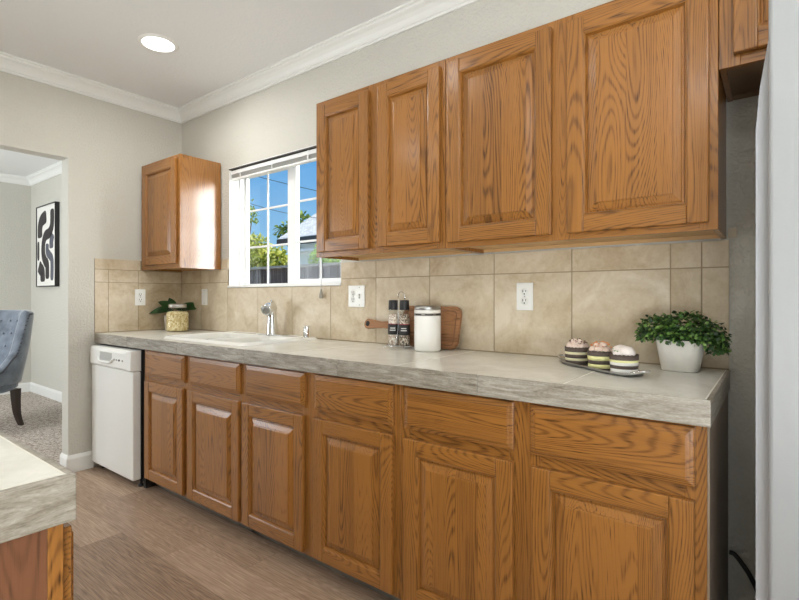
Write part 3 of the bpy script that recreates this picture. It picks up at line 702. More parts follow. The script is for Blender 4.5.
# ================================================================== wall plates
def face_plate(name, label, cat, centre, axis, gangs):
    """gangs: list of 'outlet' / 'switch' / 'slide'; axis 'y' = on the back wall, 'x' = on the left wall"""
    rz = 0 if axis == 'y' else R(90)
    t = thing(name, label, cat, centre, rz); n = len(gangs); hw = (0.074 if n == 1 else 0.120) / 2
    bm = BM(); box(bm, (-hw, -0.006, -0.059), (hw, 0, 0.059), bev=0.0025); obj('cover_plate', bm, M['plate'], t)
    for k, gkind in enumerate(gangs):
        ox = (k - (n - 1) / 2) * 0.046
        if gkind == 'outlet':
            for z in (0.0195, -0.0195):
                bm = BM(); t_ = BM(); lathe(t_, [(0, 0.002), (0.0155, 0.002), (0.017, 0.0)], seg=24); merge(bm, t_, 0, Matrix.Translation((ox, -0.006, z)) @ Matrix.Rotation(R(90), 4, 'X'))
                r = obj('receptacle', bm, M['plate'], t)
                bm = BM()
                box(bm, (ox - 0.0078, -0.0086, z - 0.0015), (ox - 0.0052, -0.0079, z + 0.0085)); box(bm, (ox + 0.0052, -0.0086, z - 0.0005), (ox + 0.0078, -0.0079, z + 0.0085))
                t_ = BM(); lathe(t_, [(0, 0.0006), (0.0030, 0.0006), (0.0030, 0.0)], seg=12); merge(bm, t_, 0, Matrix.Translation((ox, -0.008, z - 0.0085)) @ Matrix.Rotation(R(90), 4, 'X'))
                obj('slots', bm, M['black'], r)
        elif gkind == 'switch':
            bm = BM(); box(bm, (ox - 0.005, -0.0066, -0.012), (ox + 0.005, -0.0059, 0.012)); obj('switch_slot', bm, plain('grey_slot', lin(120, 116, 110), 0.5), t)
            bm = BM(); prism(bm, [(-0.006, -0.006), (-0.006, 0.007), (-0.017, 0.010), (-0.017, 0.003)], 0, ox - 0.004, ox + 0.004); obj('toggle', bm, M['plate'], t)
        else:
            bm = BM(); box(bm, (ox - 0.0165, -0.0085, -0.033), (ox + 0.0165, -0.006, 0.033), bev=0.0015); obj('rocker', bm, M['plate'], t)
        for z in ((0.0,) if gkind == 'outlet' else (0.048, -0.048)):
            bm = BM(); t_ = BM(); lathe(t_, [(0, 0.001), (0.003, 0.0008), (0.0034, 0.0)], seg=10); merge(bm, t_, 0, Matrix.Translation((ox, -0.006, z)) @ Matrix.Rotation(R(90), 4, 'X')); obj('screw', bm, M['appl_grey'], t)
    return t
face_plate('wall_outlet', 'white duplex outlet on the left wall tiles, left of the dark-leaved plant', 'outlet', (0.0095, -0.323, 1.158), 'x', ['outlet'])
face_plate('light_switch', 'white rocker switch plate on the tiles right of the dark-leaved plant', 'switch', (0.345, -0.0095, 1.161), 'y', ['rocker'])
face_plate('switch_plate', 'wide white plate with an outlet and a toggle switch, below the window corner', 'switch', (1.866, -0.0095, 1.165), 'y', ['outlet', 'switch'])
face_plate('wall_outlet', 'white duplex outlet on the tiles above the cupcake tray', 'outlet', (2.841, -0.0095, 1.163), 'y', ['outlet'])

# ================================================================== counter items
def leaf(bm, base, direction, up, length, width, droop=0.3, mi=0, segs=6, fold=0.18):
    d = Vector(direction).normalized(); u = Vector(up); s = d.cross(u)
    if s.length < 1e-3: s = d.cross(Vector((0.3, 1, 0.2)))
    s.normalize(); u = s.cross(d).normalized(); L = []
    for i in range(segs + 1):
        t = i / segs; wd = width * (math.sin(math.pi * min(1, t ** 0.85)) ** 0.8 if 0 < t < 1 else 0.02)
        c = Vector(base) + d * (length * t) - u * (droop * length * t * t)
        L.append([c - s * wd / 2 + u * wd * fold, c, c + s * wd / 2 + u * wd * fold])
    grid(bm, L, mi)
# glass jar of oats + little plant in the corner
t = thing('glass_jar', 'clear glass jar full of pale oats at the corner of the counter', 'jar', (0.300, -0.195, CT + 0.001)); t.scale = (0.92, 0.92, 1.12)
def jarglass():
    m = NT('jar_glass'); fr_ = m.math('MULTIPLY', m.n('ShaderNodeFresnel', {'IOR': 1.4}).outputs[0], m.math('SUBTRACT', 1.0, m.n('ShaderNodeNewGeometry').outputs['Backfacing']))
    tr = m.n('ShaderNodeBsdfTransparent', {0: (0.94, 0.95, 0.94, 1)}); g_ = m.n('ShaderNodeBsdfGlossy', {'Roughness': 0.03})
    x_ = m.n('ShaderNodeMixShader', {0: fr_, 1: tr.outputs[0], 2: g_.outputs[0]}); m.t.links.new(x_.outputs[0], m.out.inputs[0]); return m.m
M['jar'] = jarglass()
bm = BM(); lathe(bm, [(0, 0.0), (0.070, 0.0), (0.080, 0.008), (0.082, 0.02), (0.082, 0.115), (0.076, 0.130), (0.062, 0.140), (0.060, 0.146), (0.060, 0.166)], seg=40); obj('jar_body', bm, M['jar'], t)
def oats():
    m = NT('oats'); v = m.obj(); vo = m.n('ShaderNodeTexVoronoi', {'Vector': v, 'Scale': 95.0}); f = vo.outputs['Distance']; c = vo.outputs['Color']
    col = m.ramp(m.n('ShaderNodeSeparateColor', {0: c}).outputs[0], [(0.0, lin(196, 166, 104)), (0.5, lin(226, 204, 148)), (1.0, lin(246, 234, 196))])
    m.bsdf(col, 0.8, 0, m.bump(f, -0.8, 0.004)); return m.m
bm = BM(); lathe(bm, [(0, 0.004), (0.072, 0.004), (0.0785, 0.012), (0.079, 0.022), (0.079, 0.112), (0.070, 0.124), (0.04, 0.130), (0, 0.132)], seg=40); obj('oats', bm, oats(), t, kind='stuff')
bm = BM(); lathe(bm, [(0.0, 0.176), (0.050, 0.176), (0.0625, 0.174), (0.0645, 0.168), (0.0645, 0.152), (0.063, 0.150), (0.0615, 0.152)], seg=40); obj('lid', bm, plain('steel_lid', (0.55, 0.53, 0.50, 1), 0.3, 0.9), t)
t = thing('potted_plant', 'small white pot with big dark green leaves behind the glass jar', 'plant', (0.118, -0.135, CT + 0.001))
bm = BM(); lathe(bm, [(0, 0), (0.048, 0), (0.052, 0.004), (0.060, 0.105), (0.058, 0.108), (0.054, 0.104), (0.052, 0.095), (0, 0.095)], seg=32); obj('pot', bm, plain('matt_white_pot', lin(226, 218, 208), 0.55), t)
bm = BM(); lathe(bm, [(0, 0.099), (0.03, 0.098), (0.0515, 0.0955)], seg=20); obj('soil', bm, plain('soil', (0.03, 0.02, 0.013, 1), 0.95), t)
lm = NT('glossy_dark_leaf'); c_ = lm.ramp(lm.noise(lm.obj(), 18, 3), [(0.35, lin(22, 52, 28)), (0.65, lin(46, 86, 42))]); lm.bsdf(c_, 0.28); M['dleaf'] = lm.m
VW = Vector((0.80, -0.55, 0.25)).normalized(); RT = Vector((0.61, 0.79, 0)); UPV = Vector((0, 0, 1))
for lr, up_, fw_, L_, W_, dr, b in ((-1.0, 0.02, 0.25, 0.135, 0.058, 0.42, (0, 0, 0.150)), (-0.80, 0.50, 0.2, 0.095, 0.058, 0.25, (0, 0, 0.160)), (-0.10, 0.45, 0.35, 0.075, 0.060, 0.2, (0, 0, 0.160)), (0.98, 0.28, 0.1, 0.175, 0.072, 0.35, (0.015, 0.02, 0.150)), (0.30, 0.10, 0.6, 0.100, 0.060, 0.4, (0.005, 0, 0.155)), (-0.45, 0.05, 0.7, 0.10, 0.055, 0.4, (0, 0, 0.14))):
    d = RT * lr + UPV * up_ + VW * fw_; bm = BM(); leaf(bm, b, d, (VW + UPV * 0.55), L_ * 1.15, W_ * 1.1, dr, segs=8, fold=0.14); tube(bm, [(b[0] * 0.2, 0, 0.095), b], 0.0025, 6); obj('leaf', bm, M['dleaf'], t)

# cutting board leaning against the tiles (lies on its long edge, handle to the left)
def board():
    bm = BM(); a, b, r = 0.165, 0.100, 0.032; pts = []
    for cx_, cz_, a0 in ((a - r, b - r, 0), (-a + r, b - r, 90), (-a + r, -b + r, 180), (a - r, -b + r, 270)):
        if a0 == 180:
            # handle leaves the left edge
            hl = 0.225; hr = 0.027
            pts += [(-a, 0.030), (-a - 0.04, 0.018), (-a - 0.13, 0.012), (-a - hl + hr * 0.8, 0.022)]
            for k in range(9):
                q = R(60 + k * 30); pts.append((-a - hl + hr * math.cos(q), 0.002 + hr * math.sin(q)))
            pts += [(-a - 0.13, -0.012), (-a - 0.04, -0.018), (-a, -0.030)]
        for k in range(7):
            q = R(a0 + k * 15); pts.append((cx_ + r * math.cos(q), cz_ + r * math.sin(q)))
    prism(bm, pts, 1, -0.009, 0.009)
    es = [e for e in bm.edges if abs(e.verts[0].co.y - e.verts[1].co.y) < 1e-6]
    bmesh.ops.bevel(bm, geom=es, offset=0.004, segments=2, affect='EDGES')
    return bm
wal = oak('acacia_wood', 'x', 0.05, lin(148, 106, 72), lin(78, 50, 32), 0.5, 0.1)
t = thing('cutting_board', 'brown wooden paddle board leaning on the tiles behind the white canister', 'cutting board', (2.377, -0.050, CT + 0.001))
TILT = R(-13)
bo = obj('board', board(), wal, t, loc=(0, 0, 0.102), rot=(TILT, 0, 0))
bm = BM(); t_ = BM(); lathe(t_, [(0.0, 0.0), (0.0135, 0.0), (0.015, -0.001)], seg=18); merge(bm, t_, 0, Matrix.Translation((-0.390, -0.0095, 0.002)) @ Matrix.Rotation(R(90), 4, 'X')); obj('hanging_hole', bm, M['dark'], bo)
bm = BM(); pth = []
for cx_, cz_, a0 in ((0.127, 0.060, 0), (-0.127, 0.060, 90), (-0.127, -0.064, 180), (0.127, -0.064, 270)):
    for k in range(7): q = R(a0 + k * 15); pth.append((cx_ + 0.018 * math.cos(q), -0.0085, cz_ + 0.018 * math.sin(q)))
tube(bm, pth + [pth[0]], 0.0022, 6); obj('juice_groove', bm, plain('groove_wood', lin(112, 74, 48), 0.5), bo)

# pepper / salt grinders in a wire rack
RX, RY = 2.246, -0.125
rk = thing('grinder_rack', 'chrome wire rack holding two spice grinders', 'rack', (RX, RY, CT + 0.001))
bm = BM()
def ring(bm, c, rx, ry, z, r=0.0018, n=28): tube(bm, [(c[0] + rx * math.cos(2 * math.pi * k / n), c[1] + ry * math.sin(2 * math.pi * k / n), z) for k in range(n + 1)], r, 8)
ca, sa = 1.0, 0.0
ring(bm, (0, 0), 0.074, 0.042, 0.010)
for sx_, sy_ in ((1, 1), (1, -1), (-1, 1), (-1, -1)): tube(bm, [(sx_ * 0.052, sy_ * 0.030, 0.010), (sx_ * 0.058, sy_ * 0.034, 0.0018), (sx_ * 0.066, sy_ * 0.036, 0.0018)], 0.002, 8)
for y in (-0.02, 0, 0.02): tube(bm, [(-0.066, y, 0.0095), (0.066, y, 0.0095)], 0.0016, 8)
obj('wire_base', bm, M['chrome'], rk)
bm = BM(); tube(bm, smooth_path([(-0.004, -0.030, 0.010), (-0.004, -0.012, 0.05), (-0.004, 0.0, 0.10), (-0.004, 0.0, 0.245)], 6), 0.002, 8)
tube(bm, [(-0.004 + 0.02 - 0.02 * math.cos(math.pi * k / 12), 0.0, 0.245 + 0.026 * math.sin(math.pi * k / 12)) for k in range(13)] + [(0.036, 0, 0.235)], 0.0022, 8); obj('handle', bm, M['chrome'], rk)
def grains(name, cs):
    m = NT(name); vo = m.n('ShaderNodeTexVoronoi', {'Vector': m.obj(), 'Scale': 150.0}); f = m.n('ShaderNodeSeparateColor', {0: vo.outputs['Color']}).outputs[0]
    m.bsdf(m.ramp(f, [(0.0, cs[0]), (0.45, cs[1]), (0.9, cs[2])]), 0.6, 0, m.bump(vo.outputs['Distance'], -0.5, 0.003)); return m.m
GR = grains('peppercorns', (lin(40, 32, 28), lin(150, 128, 108), lin(232, 222, 208))); GS = grains('salt_crystals', (lin(170, 140, 120), lin(222, 206, 190), lin(244, 238, 232)))
for x, lab, gm in ((-0.033, 'left spice grinder with pale salt, black cap and black label', GS), (0.034, 'right spice grinder with mixed peppercorns, black cap and black label', GR)):
    g_ = thing('spice_grinder', lab, 'grinder', (RX + x, RY, CT + 0.0125), group='grinders in the wire rack')
    bm = BM(); lathe(bm, [(0, 0), (0.024, 0), (0.0265, 0.004), (0.0265, 0.135), (0.022, 0.156), (0.0195, 0.172), (0.0195, 0.180)], seg=28); obj('bottle', bm, M['jar'], g_)
    bm = BM(); lathe(bm, [(0, 0.003), (0.0245, 0.003), (0.0252, 0.006), (0.0252, 0.133), (0.021, 0.152), (0.0, 0.154)], seg=28); obj('spice', bm, gm, g_, kind='stuff')
    bm = BM(); lathe(bm, [(0.0268, 0.052), (0.0272, 0.0525), (0.0272, 0.1015), (0.0268, 0.102)], seg=36); lb = obj('label_band', bm, M['black'], g_, label='black label band')
    bm = BM(); lathe(bm, [(0.0269, 0.1021), (0.02725, 0.1023), (0.02725, 0.1055), (0.0269, 0.1057)], seg=36); obj('red_stripe', bm, plain('dark_red_ink', lin(150, 44, 60), 0.5), lb)
    bm = BM()
    for q, z, wdt in ((-1.05, 0.082, 0.95), (-1.05, 0.072, 1.1)):
        A = [q - wdt / 2 + wdt * k / 8 for k in range(9)]
        grid(bm, [[(0.0275 * math.cos(a), 0.0275 * math.sin(a), z + h) for a in A] for h in (0, 0.0042)], smooth=True)
    obj('print', bm, plain('white_ink', lin(206, 204, 200), 0.6), lb)
    bm = BM(); lathe(bm, [(0.0, 0.172), (0.0235, 0.172), (0.0245, 0.174), (0.0225, 0.2165), (0.021, 0.219), (0, 0.219)], seg=24); obj('cap', bm, M['black'], g_, label='black grinder cap')

# white canister
t = thing('storage_canister', 'white ceramic canister with a metal-clasped lid before the cutting board', 'canister', (2.428, -0.145, CT + 0.001)); t.scale = (0.93, 0.93, 1.0)
WH = plain('white_ceramic', lin(240, 238, 232), 0.25)
bm = BM(); lathe(bm, [(0, 0), (0.060, 0), (0.065, 0.005), (0.066, 0.010), (0.066, 0.158), (0.0635, 0.161), (0, 0.161)], seg=44); obj('body', bm, WH, t)
bm = BM(); lathe(bm, [(0.0635, 0.1615), (0.0668, 0.1635), (0.0668, 0.1695), (0.0635, 0.1715)], seg=44); obj('clasp_ring', bm, M['steel'], t)
bm = BM(); n = 132; rr1 = [0.0672 if (k // 6) % 3 != 2 else 0.0664 for k in range(n)]
grid(bm, [[(r_ * math.cos(2 * math.pi * k / n), r_ * math.sin(2 * math.pi * k / n), z) for k, r_ in enumerate(rr1)] for z in (0.1638, 0.1692)], closed_u=True, smooth=False)
obj('clasp_studs', bm, plain('dark_metal', (0.05, 0.045, 0.04, 1), 0.4, 0.6), t)
bm = BM(); lathe(bm, [(0, 0.172), (0.064, 0.172), (0.066, 0.175), (0.066, 0.184), (0.064, 0.187), (0, 0.187)], seg=44); obj('lid', bm, WH, t)
bm = BM(); lathe(bm, [(0.0, 0.2065), (0.058, 0.2065), (0.0635, 0.203), (0.0645, 0.189), (0.0635, 0.1875), (0, 0.1875)], seg=44); obj('lid_rim', bm, M['steel'], t, label='silver metal lid rim')

# tray with three cupcakes
def on_tray(s, off=0.0):
    """point along the tray's long axis (s in metres from its centre)"""
    return TX + TD.x * s - TD.y * off, TY_ + TD.y * s + TD.x * off
TX, TY_ = 3.212, -0.258; TD = Vector((0.80, -0.60, 0)).normalized(); TA = math.atan2(TD.y, TD.x)
t = thing('serving_tray', 'narrow grey metal tray with curled handles holding three cupcakes', 'tray', (TX, TY_, CT + 0.001), TA)
bm = BM(); a, b = 0.185, 0.056
rings_ = [(1.0, 0.0110), (0.99, 0.0125), (0.97, 0.0115), (0.93, 0.0050), (0.86, 0.0030), (0.4, 0.0028), (0.0, 0.0028)]
def sup(q, k, z):
    c, s = math.cos(q), math.sin(q); e = 0.55
    return (a * (1 - (1 - k) * 0.45) * math.copysign(abs(c) ** e, c) if k > 0.5 else a * k * c, (b * (1 - (1 - k) * 1.4)) * math.copysign(abs(s) ** e, s) if k > 0.5 else b * k * s, z)
n = 48
rows = [[sup(2 * math.pi * i / n, k, z) for i in range(n)] for k, z in rings_[:-2]]
low = [[sup(2 * math.pi * i / n, k, z - 0.0022) for i in range(n)] for k, z in rings_[:-2]]
V1 = grid(bm, rows, closed_u=True); bm.faces.new(V1[-1]); V2 = grid(bm, low, closed_u=True); bm.faces.new(V2[-1][::-1])
for k in range(n): bm.faces.new((V1[0][k], V1[0][(k + 1) % n], V2[0][(k + 1) % n], V2[0][k]))
obj('dish', bm, M['steel'], t)
for s in (-1, 1):
    bm = BM(); tube(bm, smooth_path([(s * 0.181, -0.024, 0.012), (s * 0.202, -0.020, 0.018), (s * 0.219, -0.008, 0.022), (s * 0.220, 0.008, 0.022), (s * 0.204, 0.020, 0.019), (s * 0.181, 0.024, 0.012)], 6), 0.0042, 10)
    obj('handle', bm, M['chrome'], t, label='curled chrome handle')
cream = plain('cream_sponge', lin(240, 234, 196), 0.7); choc = plain('dark_chocolate_paper', lin(88, 76, 68), 0.7); whit = plain('white_wrapper', lin(236, 234, 228), 0.6)
yel = plain('yellow_band', lin(240, 236, 170), 0.7)
frost = [plain('pink_frosting', lin(236, 214, 200), 0.7, noise=0.05, nscale=120, bump=0.6, bscale=140), plain('speckled_frosting', lin(228, 204, 186), 0.7, noise=0.10, nscale=160, bump=0.6, bscale=140), plain('white_frosting', lin(240, 230, 222), 0.65, noise=0.03, nscale=120, bump=0.5, bscale=120)]
sprk = [plain('brown_sprinkle', lin(112, 84, 70), 0.6), plain('orange_sprinkle', lin(226, 140, 80), 0.6), plain('green_sprinkle', lin(120, 160, 84), 0.6)]
CUPS = [(-0.118, 'leftmost cupcake on the tray, with brown flecks on pink frosting', [(choc, 0.0, 0.012), (cream, 0.012, 0.021), (choc, 0.021, 0.033), (cream, 0.033, 0.042)], 0, 0),
        (0.012, 'middle cupcake on the tray, with orange flecks on its frosting', [(choc, 0.0, 0.004), (yel, 0.004, 0.016), (choc, 0.016, 0.028), (yel, 0.028, 0.042)], 1, 1),
        (0.124, 'rightmost cupcake on the tray, with two smooth white scoops on top', [(whit, 0.0, 0.016), (choc, 0.016, 0.026), (whit, 0.026, 0.035), (yel, 0.035, 0.042)], 2, 2)]
for s, lab, bands, fi, si in CUPS:
    x, y = on_tray(s); c = thing('cupcake', lab, 'cupcake', (x, y, CT + 0.0045), TA, 'cupcakes on the tray'); c.scale = (1.06, 1.06, 1.06)
    rad = lambda z: 0.0375 + 0.06 * z
    for bmt, z0, z1 in bands:
        bm = BM(); lathe(bm, [(0.0 if z0 == 0 else rad(z0) - 0.006, z0), (rad(z0), z0), (rad(z1), z1), (rad(z1) - 0.006, z1)], seg=40); obj('layer', bm, bmt, c, label={'dark_chocolate_paper': 'dark brown layer', 'cream_sponge': 'cream layer', 'yellow_band': 'pale yellow layer', 'white_wrapper': 'white layer'}[bmt.name])
    # scalloped dark collar
    bm = BM(); n = 80; R0 = 0.0405
    top = [(R0 * math.cos(2 * math.pi * k / n), R0 * math.sin(2 * math.pi * k / n), 0.0565 + 0.0022 * abs(math.sin(k * math.pi * 22 / n))) for k in range(n)]
    bot = [(R0 * math.cos(2 * math.pi * k / n), R0 * math.sin(2 * math.pi * k / n), 0.042) for k in range(n)]
    inn = [(0.034 * math.cos(2 * math.pi * k / n), 0.034 * math.sin(2 * math.pi * k / n), 0.052) for k in range(n)]
    grid(bm, [bot, top, inn], closed_u=True); obj('paper_collar', bm, choc, c, label='scalloped dark paper collar')
    bm = BM(); rng = random.Random(fi + 3)
    if fi == 2: blobs = [(-0.015, 0.0, 0.064, 0.024), (0.017, -0.004, 0.064, 0.0225), (0.0, 0.016, 0.060, 0.02), (0.0, -0.018, 0.057, 0.018)]
    else:
        blobs = [(0.0, 0.0, 0.062, 0.022)] + [(0.024 * math.cos(k * 0.9), 0.024 * math.sin(k * 0.9), 0.060 + rng.uniform(-0.002, 0.003), 0.0135) for k in range(7)] + [(0.011 * math.cos(k * 1.5), 0.011 * math.sin(k * 1.5), 0.073 + rng.uniform(-0.002, 0.003), 0.011) for k in range(4)]
    for bx, by, bz, br in blobs:
        t_ = BM(); bmesh.ops.create_icosphere(t_, subdivisions=3, radius=br)
        for v in t_.verts: v.co *= 1 + 0.05 * math.sin(v.co.x * 700 + bx * 900) * math.sin(v.co.y * 640 + by * 500)
        for f in t_.faces: f.smooth = True
        merge(bm, t_, 0, Matrix.Translation((bx, by, bz)) @ Matrix.Diagonal((1, 1, 0.85, 1)))
    fo = obj('frosting', bm, frost[fi], c)
    bm = BM()
    for k in range((26, 30, 4)[fi]):
        a, q = rng.uniform(0, 6.28), rng.uniform(0.1, 1.15); rr_ = 0.036
        p = Vector((rr_ * math.sin(q) * math.cos(a), rr_ * math.sin(q) * math.sin(a), 0.0555 + (0.031 if fi < 2 else 0.026) * math.cos(q)))
        t_ = BM(); bmesh.ops.create_icosphere(t_, subdivisions=1, radius=0.0024); merge(bm, t_, 0, Matrix.Translation(p) @ Matrix.Rotation(a, 4, 'Z') @ Matrix.Diagonal((1.9, 0.8, 0.7, 1)))
    obj('sprinkles', bm, sprk[si], fo, kind='stuff')

# planter with bushy green plant
PX, PY = 3.440, -0.128
t = thing('planter', 'pale oval planter with a bushy green plant at the right end of the counter', 'plant', (PX, PY, CT + 0.001), R(-6))
bm = BM(); PL = [(0.0, 0.0), (0.93, 0.0), (0.965, 0.004), (1.27, 0.100), (1.27, 0.104), (1.20, 0.104), (1.15, 0.088), (0.0, 0.088)]
lathe(bm, [(0.0575 * r, z) for r, z in PL], seg=56, sx=1.0, sy=0.74)
for v in bm.verts:   # squarer oval
    if abs(v.co.x) > 1e-6 or abs(v.co.y) > 1e-6:
        k = math.atan2(v.co.y / 0.74, v.co.x); c, s = abs(math.cos(k)), abs(math.sin(k)); f = 1 / ((c ** 2.8 + s ** 2.8) ** (1 / 2.8)); v.co.x *= f; v.co.y *= f
obj('pot', bm, plain('pale_cement', lin(226, 222, 212), 0.7, noise=0.05, nscale=35, bump=0.15, bscale=60), t)
lm = NT('small_green_leaf'); isl_ = lm.n('ShaderNodeNewGeometry').outputs['Random Per Island']
c_ = lm.ramp(isl_, [(0.0, lin(22, 46, 20)), (0.5, lin(52, 88, 36)), (0.85, lin(98, 138, 60)), (1.0, lin(140, 172, 92))]); lm.bsdf(c_, 0.45, 0, None, **{'Subsurface Weight': 0.0}); M['gleaf'] = lm.m
bm = BM(); rng = random.Random(11)
lobes = [(-0.062, 0.0, 0.130, 0.070, 0.062, 0.052), (0.020, 0.0, 0.140, 0.078, 0.066, 0.056), (0.085, -0.012, 0.112, 0.052, 0.050, 0.055), (-0.02, -0.02, 0.120, 0.09, 0.055, 0.045), (0.108, -0.01, 0.085, 0.028, 0.035, 0.035), (-0.105, 0.0, 0.112, 0.030, 0.035, 0.030), (0.03, -0.035, 0.108, 0.08, 0.028, 0.026)]
wts = [480, 560, 360, 330, 150, 120, 160]
for (lx, ly, lz, rx, ry, rz_), nl in zip(lobes, wts):
    for _ in range(nl):
        a, q = rng.uniform(0, 6.283), math.acos(rng.uniform(-0.55, 1)); k = rng.uniform(0.62, 1.04)
        nrm = Vector((math.sin(q) * math.cos(a), math.sin(q) * math.sin(a), math.cos(q)))
        p = Vector((lx + rx * k * nrm.x, ly + ry * k * nrm.y, lz + rz_ * k * nrm.z))
        d = (nrm + Vector((rng.uniform(-.9, .9), rng.uniform(-.9, .9), rng.uniform(-.7, .5)))).normalized()
        leaf(bm, p, d, nrm + Vector((0, 0, 0.4)), rng.uniform(0.011, 0.017), rng.uniform(0.009, 0.0125), 0.3, segs=3, fold=0.1)
obj('foliage', bm, M['gleaf'], t, kind='stuff')
bm = BM()
for k in range(16):
    a = rng.uniform(0, 6.283); e = rng.uniform(0.2, 0.9)
    tube(bm, smooth_path([(0.03 * math.cos(a), 0.02 * math.sin(a), 0.086), (0.05 * e * math.cos(a), 0.03 * e * math.sin(a), 0.115), (0.09 * e * math.cos(a), 0.045 * e * math.sin(a), 0.13 + 0.02 * (1 - e))], 4), 0.0012, 5)
obj('stems', bm, plain('plant_stem', lin(70, 74, 40), 0.7), t)

# ================================================================== dining room: picture and chair
t = thing('framed_print', 'black framed abstract print of dark wavy bands on the dining room wall', 'picture', (-2.904, -0.001, 1.745))
AW, AH, AD = 0.308, 0.468, 0.045
bm = BM(); f = 0.012
box(bm, (-AW, -AD, -AH), (-AW + f, 0, AH), bev=0.002); box(bm, (AW - f, -AD, -AH), (AW, 0, AH), bev=0.002); box(bm, (-AW + f, -AD, -AH), (AW - f, 0, -AH + f), bev=0.002); box(bm, (-AW + f, -AD, AH - f), (AW - f, 0, AH), bev=0.002)
obj('frame', bm, M['black'], t)
bm = BM(); box(bm, (-AW + f, -AD + 0.008, -AH + f), (AW - f, -0.004, AH - f)); art = obj('print', bm, plain('art_paper', lin(236, 234, 228), 0.7), t)
def band(pts, wd, m, round_=True):
    wd *= 1.0; bm = BM(); P = smooth_path([(p[0] * 0.80, 0, p[1]) for p in pts], 8); n = len(P); Ls, Rs = [], []
    for i, p in enumerate(P):
        d = (P[min(i + 1, n - 1)] - P[max(i - 1, 0)]).normalized(); s = Vector((-d.z, 0, d.x)); w_ = wd / 2
        e = min(i, n - 1 - i); w_ *= (0.55, 0.85, 1.0)[min(e, 2)]
        Ls.append(p + s * w_); Rs.append(p - s * w_)
    poly = [(v.x, v.z) for v in Ls + Rs[::-1]]
    for i in range(n - 1):
        a_, b_, c_, d_ = Ls[i], Ls[i + 1], Rs[i + 1], Rs[i]
        q = [bm.verts.new((v.x, -AD + 0.0072, v.z)) for v in (a_, b_, c_, d_)]; bm.faces.new(q)
    bmesh.ops.remove_doubles(bm, verts=bm.verts[:], dist=1e-6)
    r = bmesh.ops.extrude_face_region(bm, geom=bm.faces[:]); bmesh.ops.translate(bm, verts=[v for v in r['geom'] if isinstance(v, bmesh.types.BMVert)], vec=(0, 0.0009, 0))
    obj('painted_band', bm, m, art)
K1 = plain('charcoal_ink', lin(58, 54, 54), 0.75); K2 = plain('slate_ink', lin(92, 94, 104), 0.75)
# horizontal span of the paper is -0.37..0.37
band([(-0.24, 0.10), (-0.24, 0.22), (-0.16, 0.30), (0.02, 0.335)], 0.15, K1)
band([(0.25, 0.40), (0.24, 0.22), (0.14, 0.14), (-0.02, 0.11), (-0.10, 0.02), (-0.10, -0.10), (-0.02, -0.18), (0.05, -0.22), (0.06, -0.38)], 0.12, K1)
band([(-0.31, 0.06), (-0.31, -0.16)], 0.07, K1)
band([(-0.29, -0.22), (-0.22, -0.26), (-0.14, -0.30), (-0.13, -0.41)], 0.15, K1)
band([(0.06, 0.02), (0.06, -0.07), (0.16, -0.12), (0.24, -0.18), (0.24, -0.40)], 0.10, K2)
band([(0.27, 0.12), (0.22, 0.04), (0.22, -0.04)], 0.12, K2)

vel = NT('blue_grey_velvet'); v_ = vel.noise(vel.obj(), 9, 3, 0.6); vel.bsdf(vel.ramp(v_, [(0.3, lin(92, 100, 112)), (0.7, lin(128, 137, 148))]), 0.75, 0, None, **{'Sheen Weight': 0.7, 'Sheen Roughness': 0.4}); VEL = vel.m
ch = thing('dining_chair', 'blue-grey tufted wing-back dining chair on the carpet beyond the opening', 'chair', (-1.80, -0.865, 0.004), R(27))
# horseshoe shell: phi along the plan curve; chair faces local -y
def plan(u, off):
    """u in -1..1 along the horseshoe from the chair's right front to left front; off = distance outward"""
    Rr = 0.27; Ls = 0.20; tot = Ls + Rr * math.pi / 2; s = abs(u) * tot; sg = 1 if u >= 0 else -1
    if s < Rr * math.pi / 2:
        a = s / Rr; x, y = Rr * math.sin(a), Rr * math.cos(a); nx, ny = math.sin(a), math.cos(a)
    else:
        x, y = Rr, -(s - Rr * math.pi / 2); nx, ny = 1, 0
    return sg * (x + nx * off), y + ny * off
def topz(u):
    u = abs(u); return 1.005 - 0.36 * sstep(0.50, 0.61, u) - 0.13 * sstep(0.59, 0.80, u) - 0.03 * sstep(0.85, 1.0, u)
bm = BM(); nu, nv = 144, 26; inner, outer = [], []
btn = []
for j in range(nv + 1):
    ri, ro = [], []
    for i in range(nu + 1):
        u = -1 + 2 * i / nu; zt = topz(u); zb = 0.40; z = zb + (zt - zb) * j / nv
        lean = 0.03 * (max(0, z - 0.45) / 0.55) * max(0.0, 1 - (abs(u) / 0.9) ** 2) + 0.075 * max(0, z - 0.40) / 0.60; fl = 0.015 * max(0, z - 0.45) / 0.55
        tuft = 0.0
        if abs(u) < 0.48 and z > 0.5:
            tx_, tz_ = u / 0.30, (z - 0.52) / 0.115; k = (round(tx_ * 2) + round(tz_ * 2)) % 2
            tuft = 0.010 * (abs(math.sin(math.pi * (tx_ + tz_) / 1)) * abs(math.sin(math.pi * (tx_ - tz_) / 1))) ** 0.5
        x, y = plan(u, -0.045 + fl - tuft); ri.append((x, y + lean, z))
        bulge = 0.012 * math.sin(math.pi * j / nv)
        x, y = plan(u, 0.030 + fl + bulge); ro.append((x, y + lean, z))
    inner.append(ri); outer.append(ro)
V1 = grid(bm, inner); V2 = grid(bm, outer)
def roll(A, B):   # rounded bridge between the two shells
    n = len(A); prev = A
    mids = []
    for k in (0.25, 0.5, 0.75):
        row = []
        for a, b in zip(A, B):
            c = a.co.lerp(b.co, k); row.append(c)
        mids.append(row)
    return mids
top_m = roll(V1[-1], V2[-1]); prev = V1[-1]
for k, row in enumerate(top_m):
    nr = [bm.verts.new(c + Vector((0, 0, (0.022, 0.030, 0.022)[k]))) for c in row]
    for i in range(nu): f = bm.faces.new((prev[i], prev[i + 1], nr[i + 1], nr[i])); f.smooth = True
    prev = nr
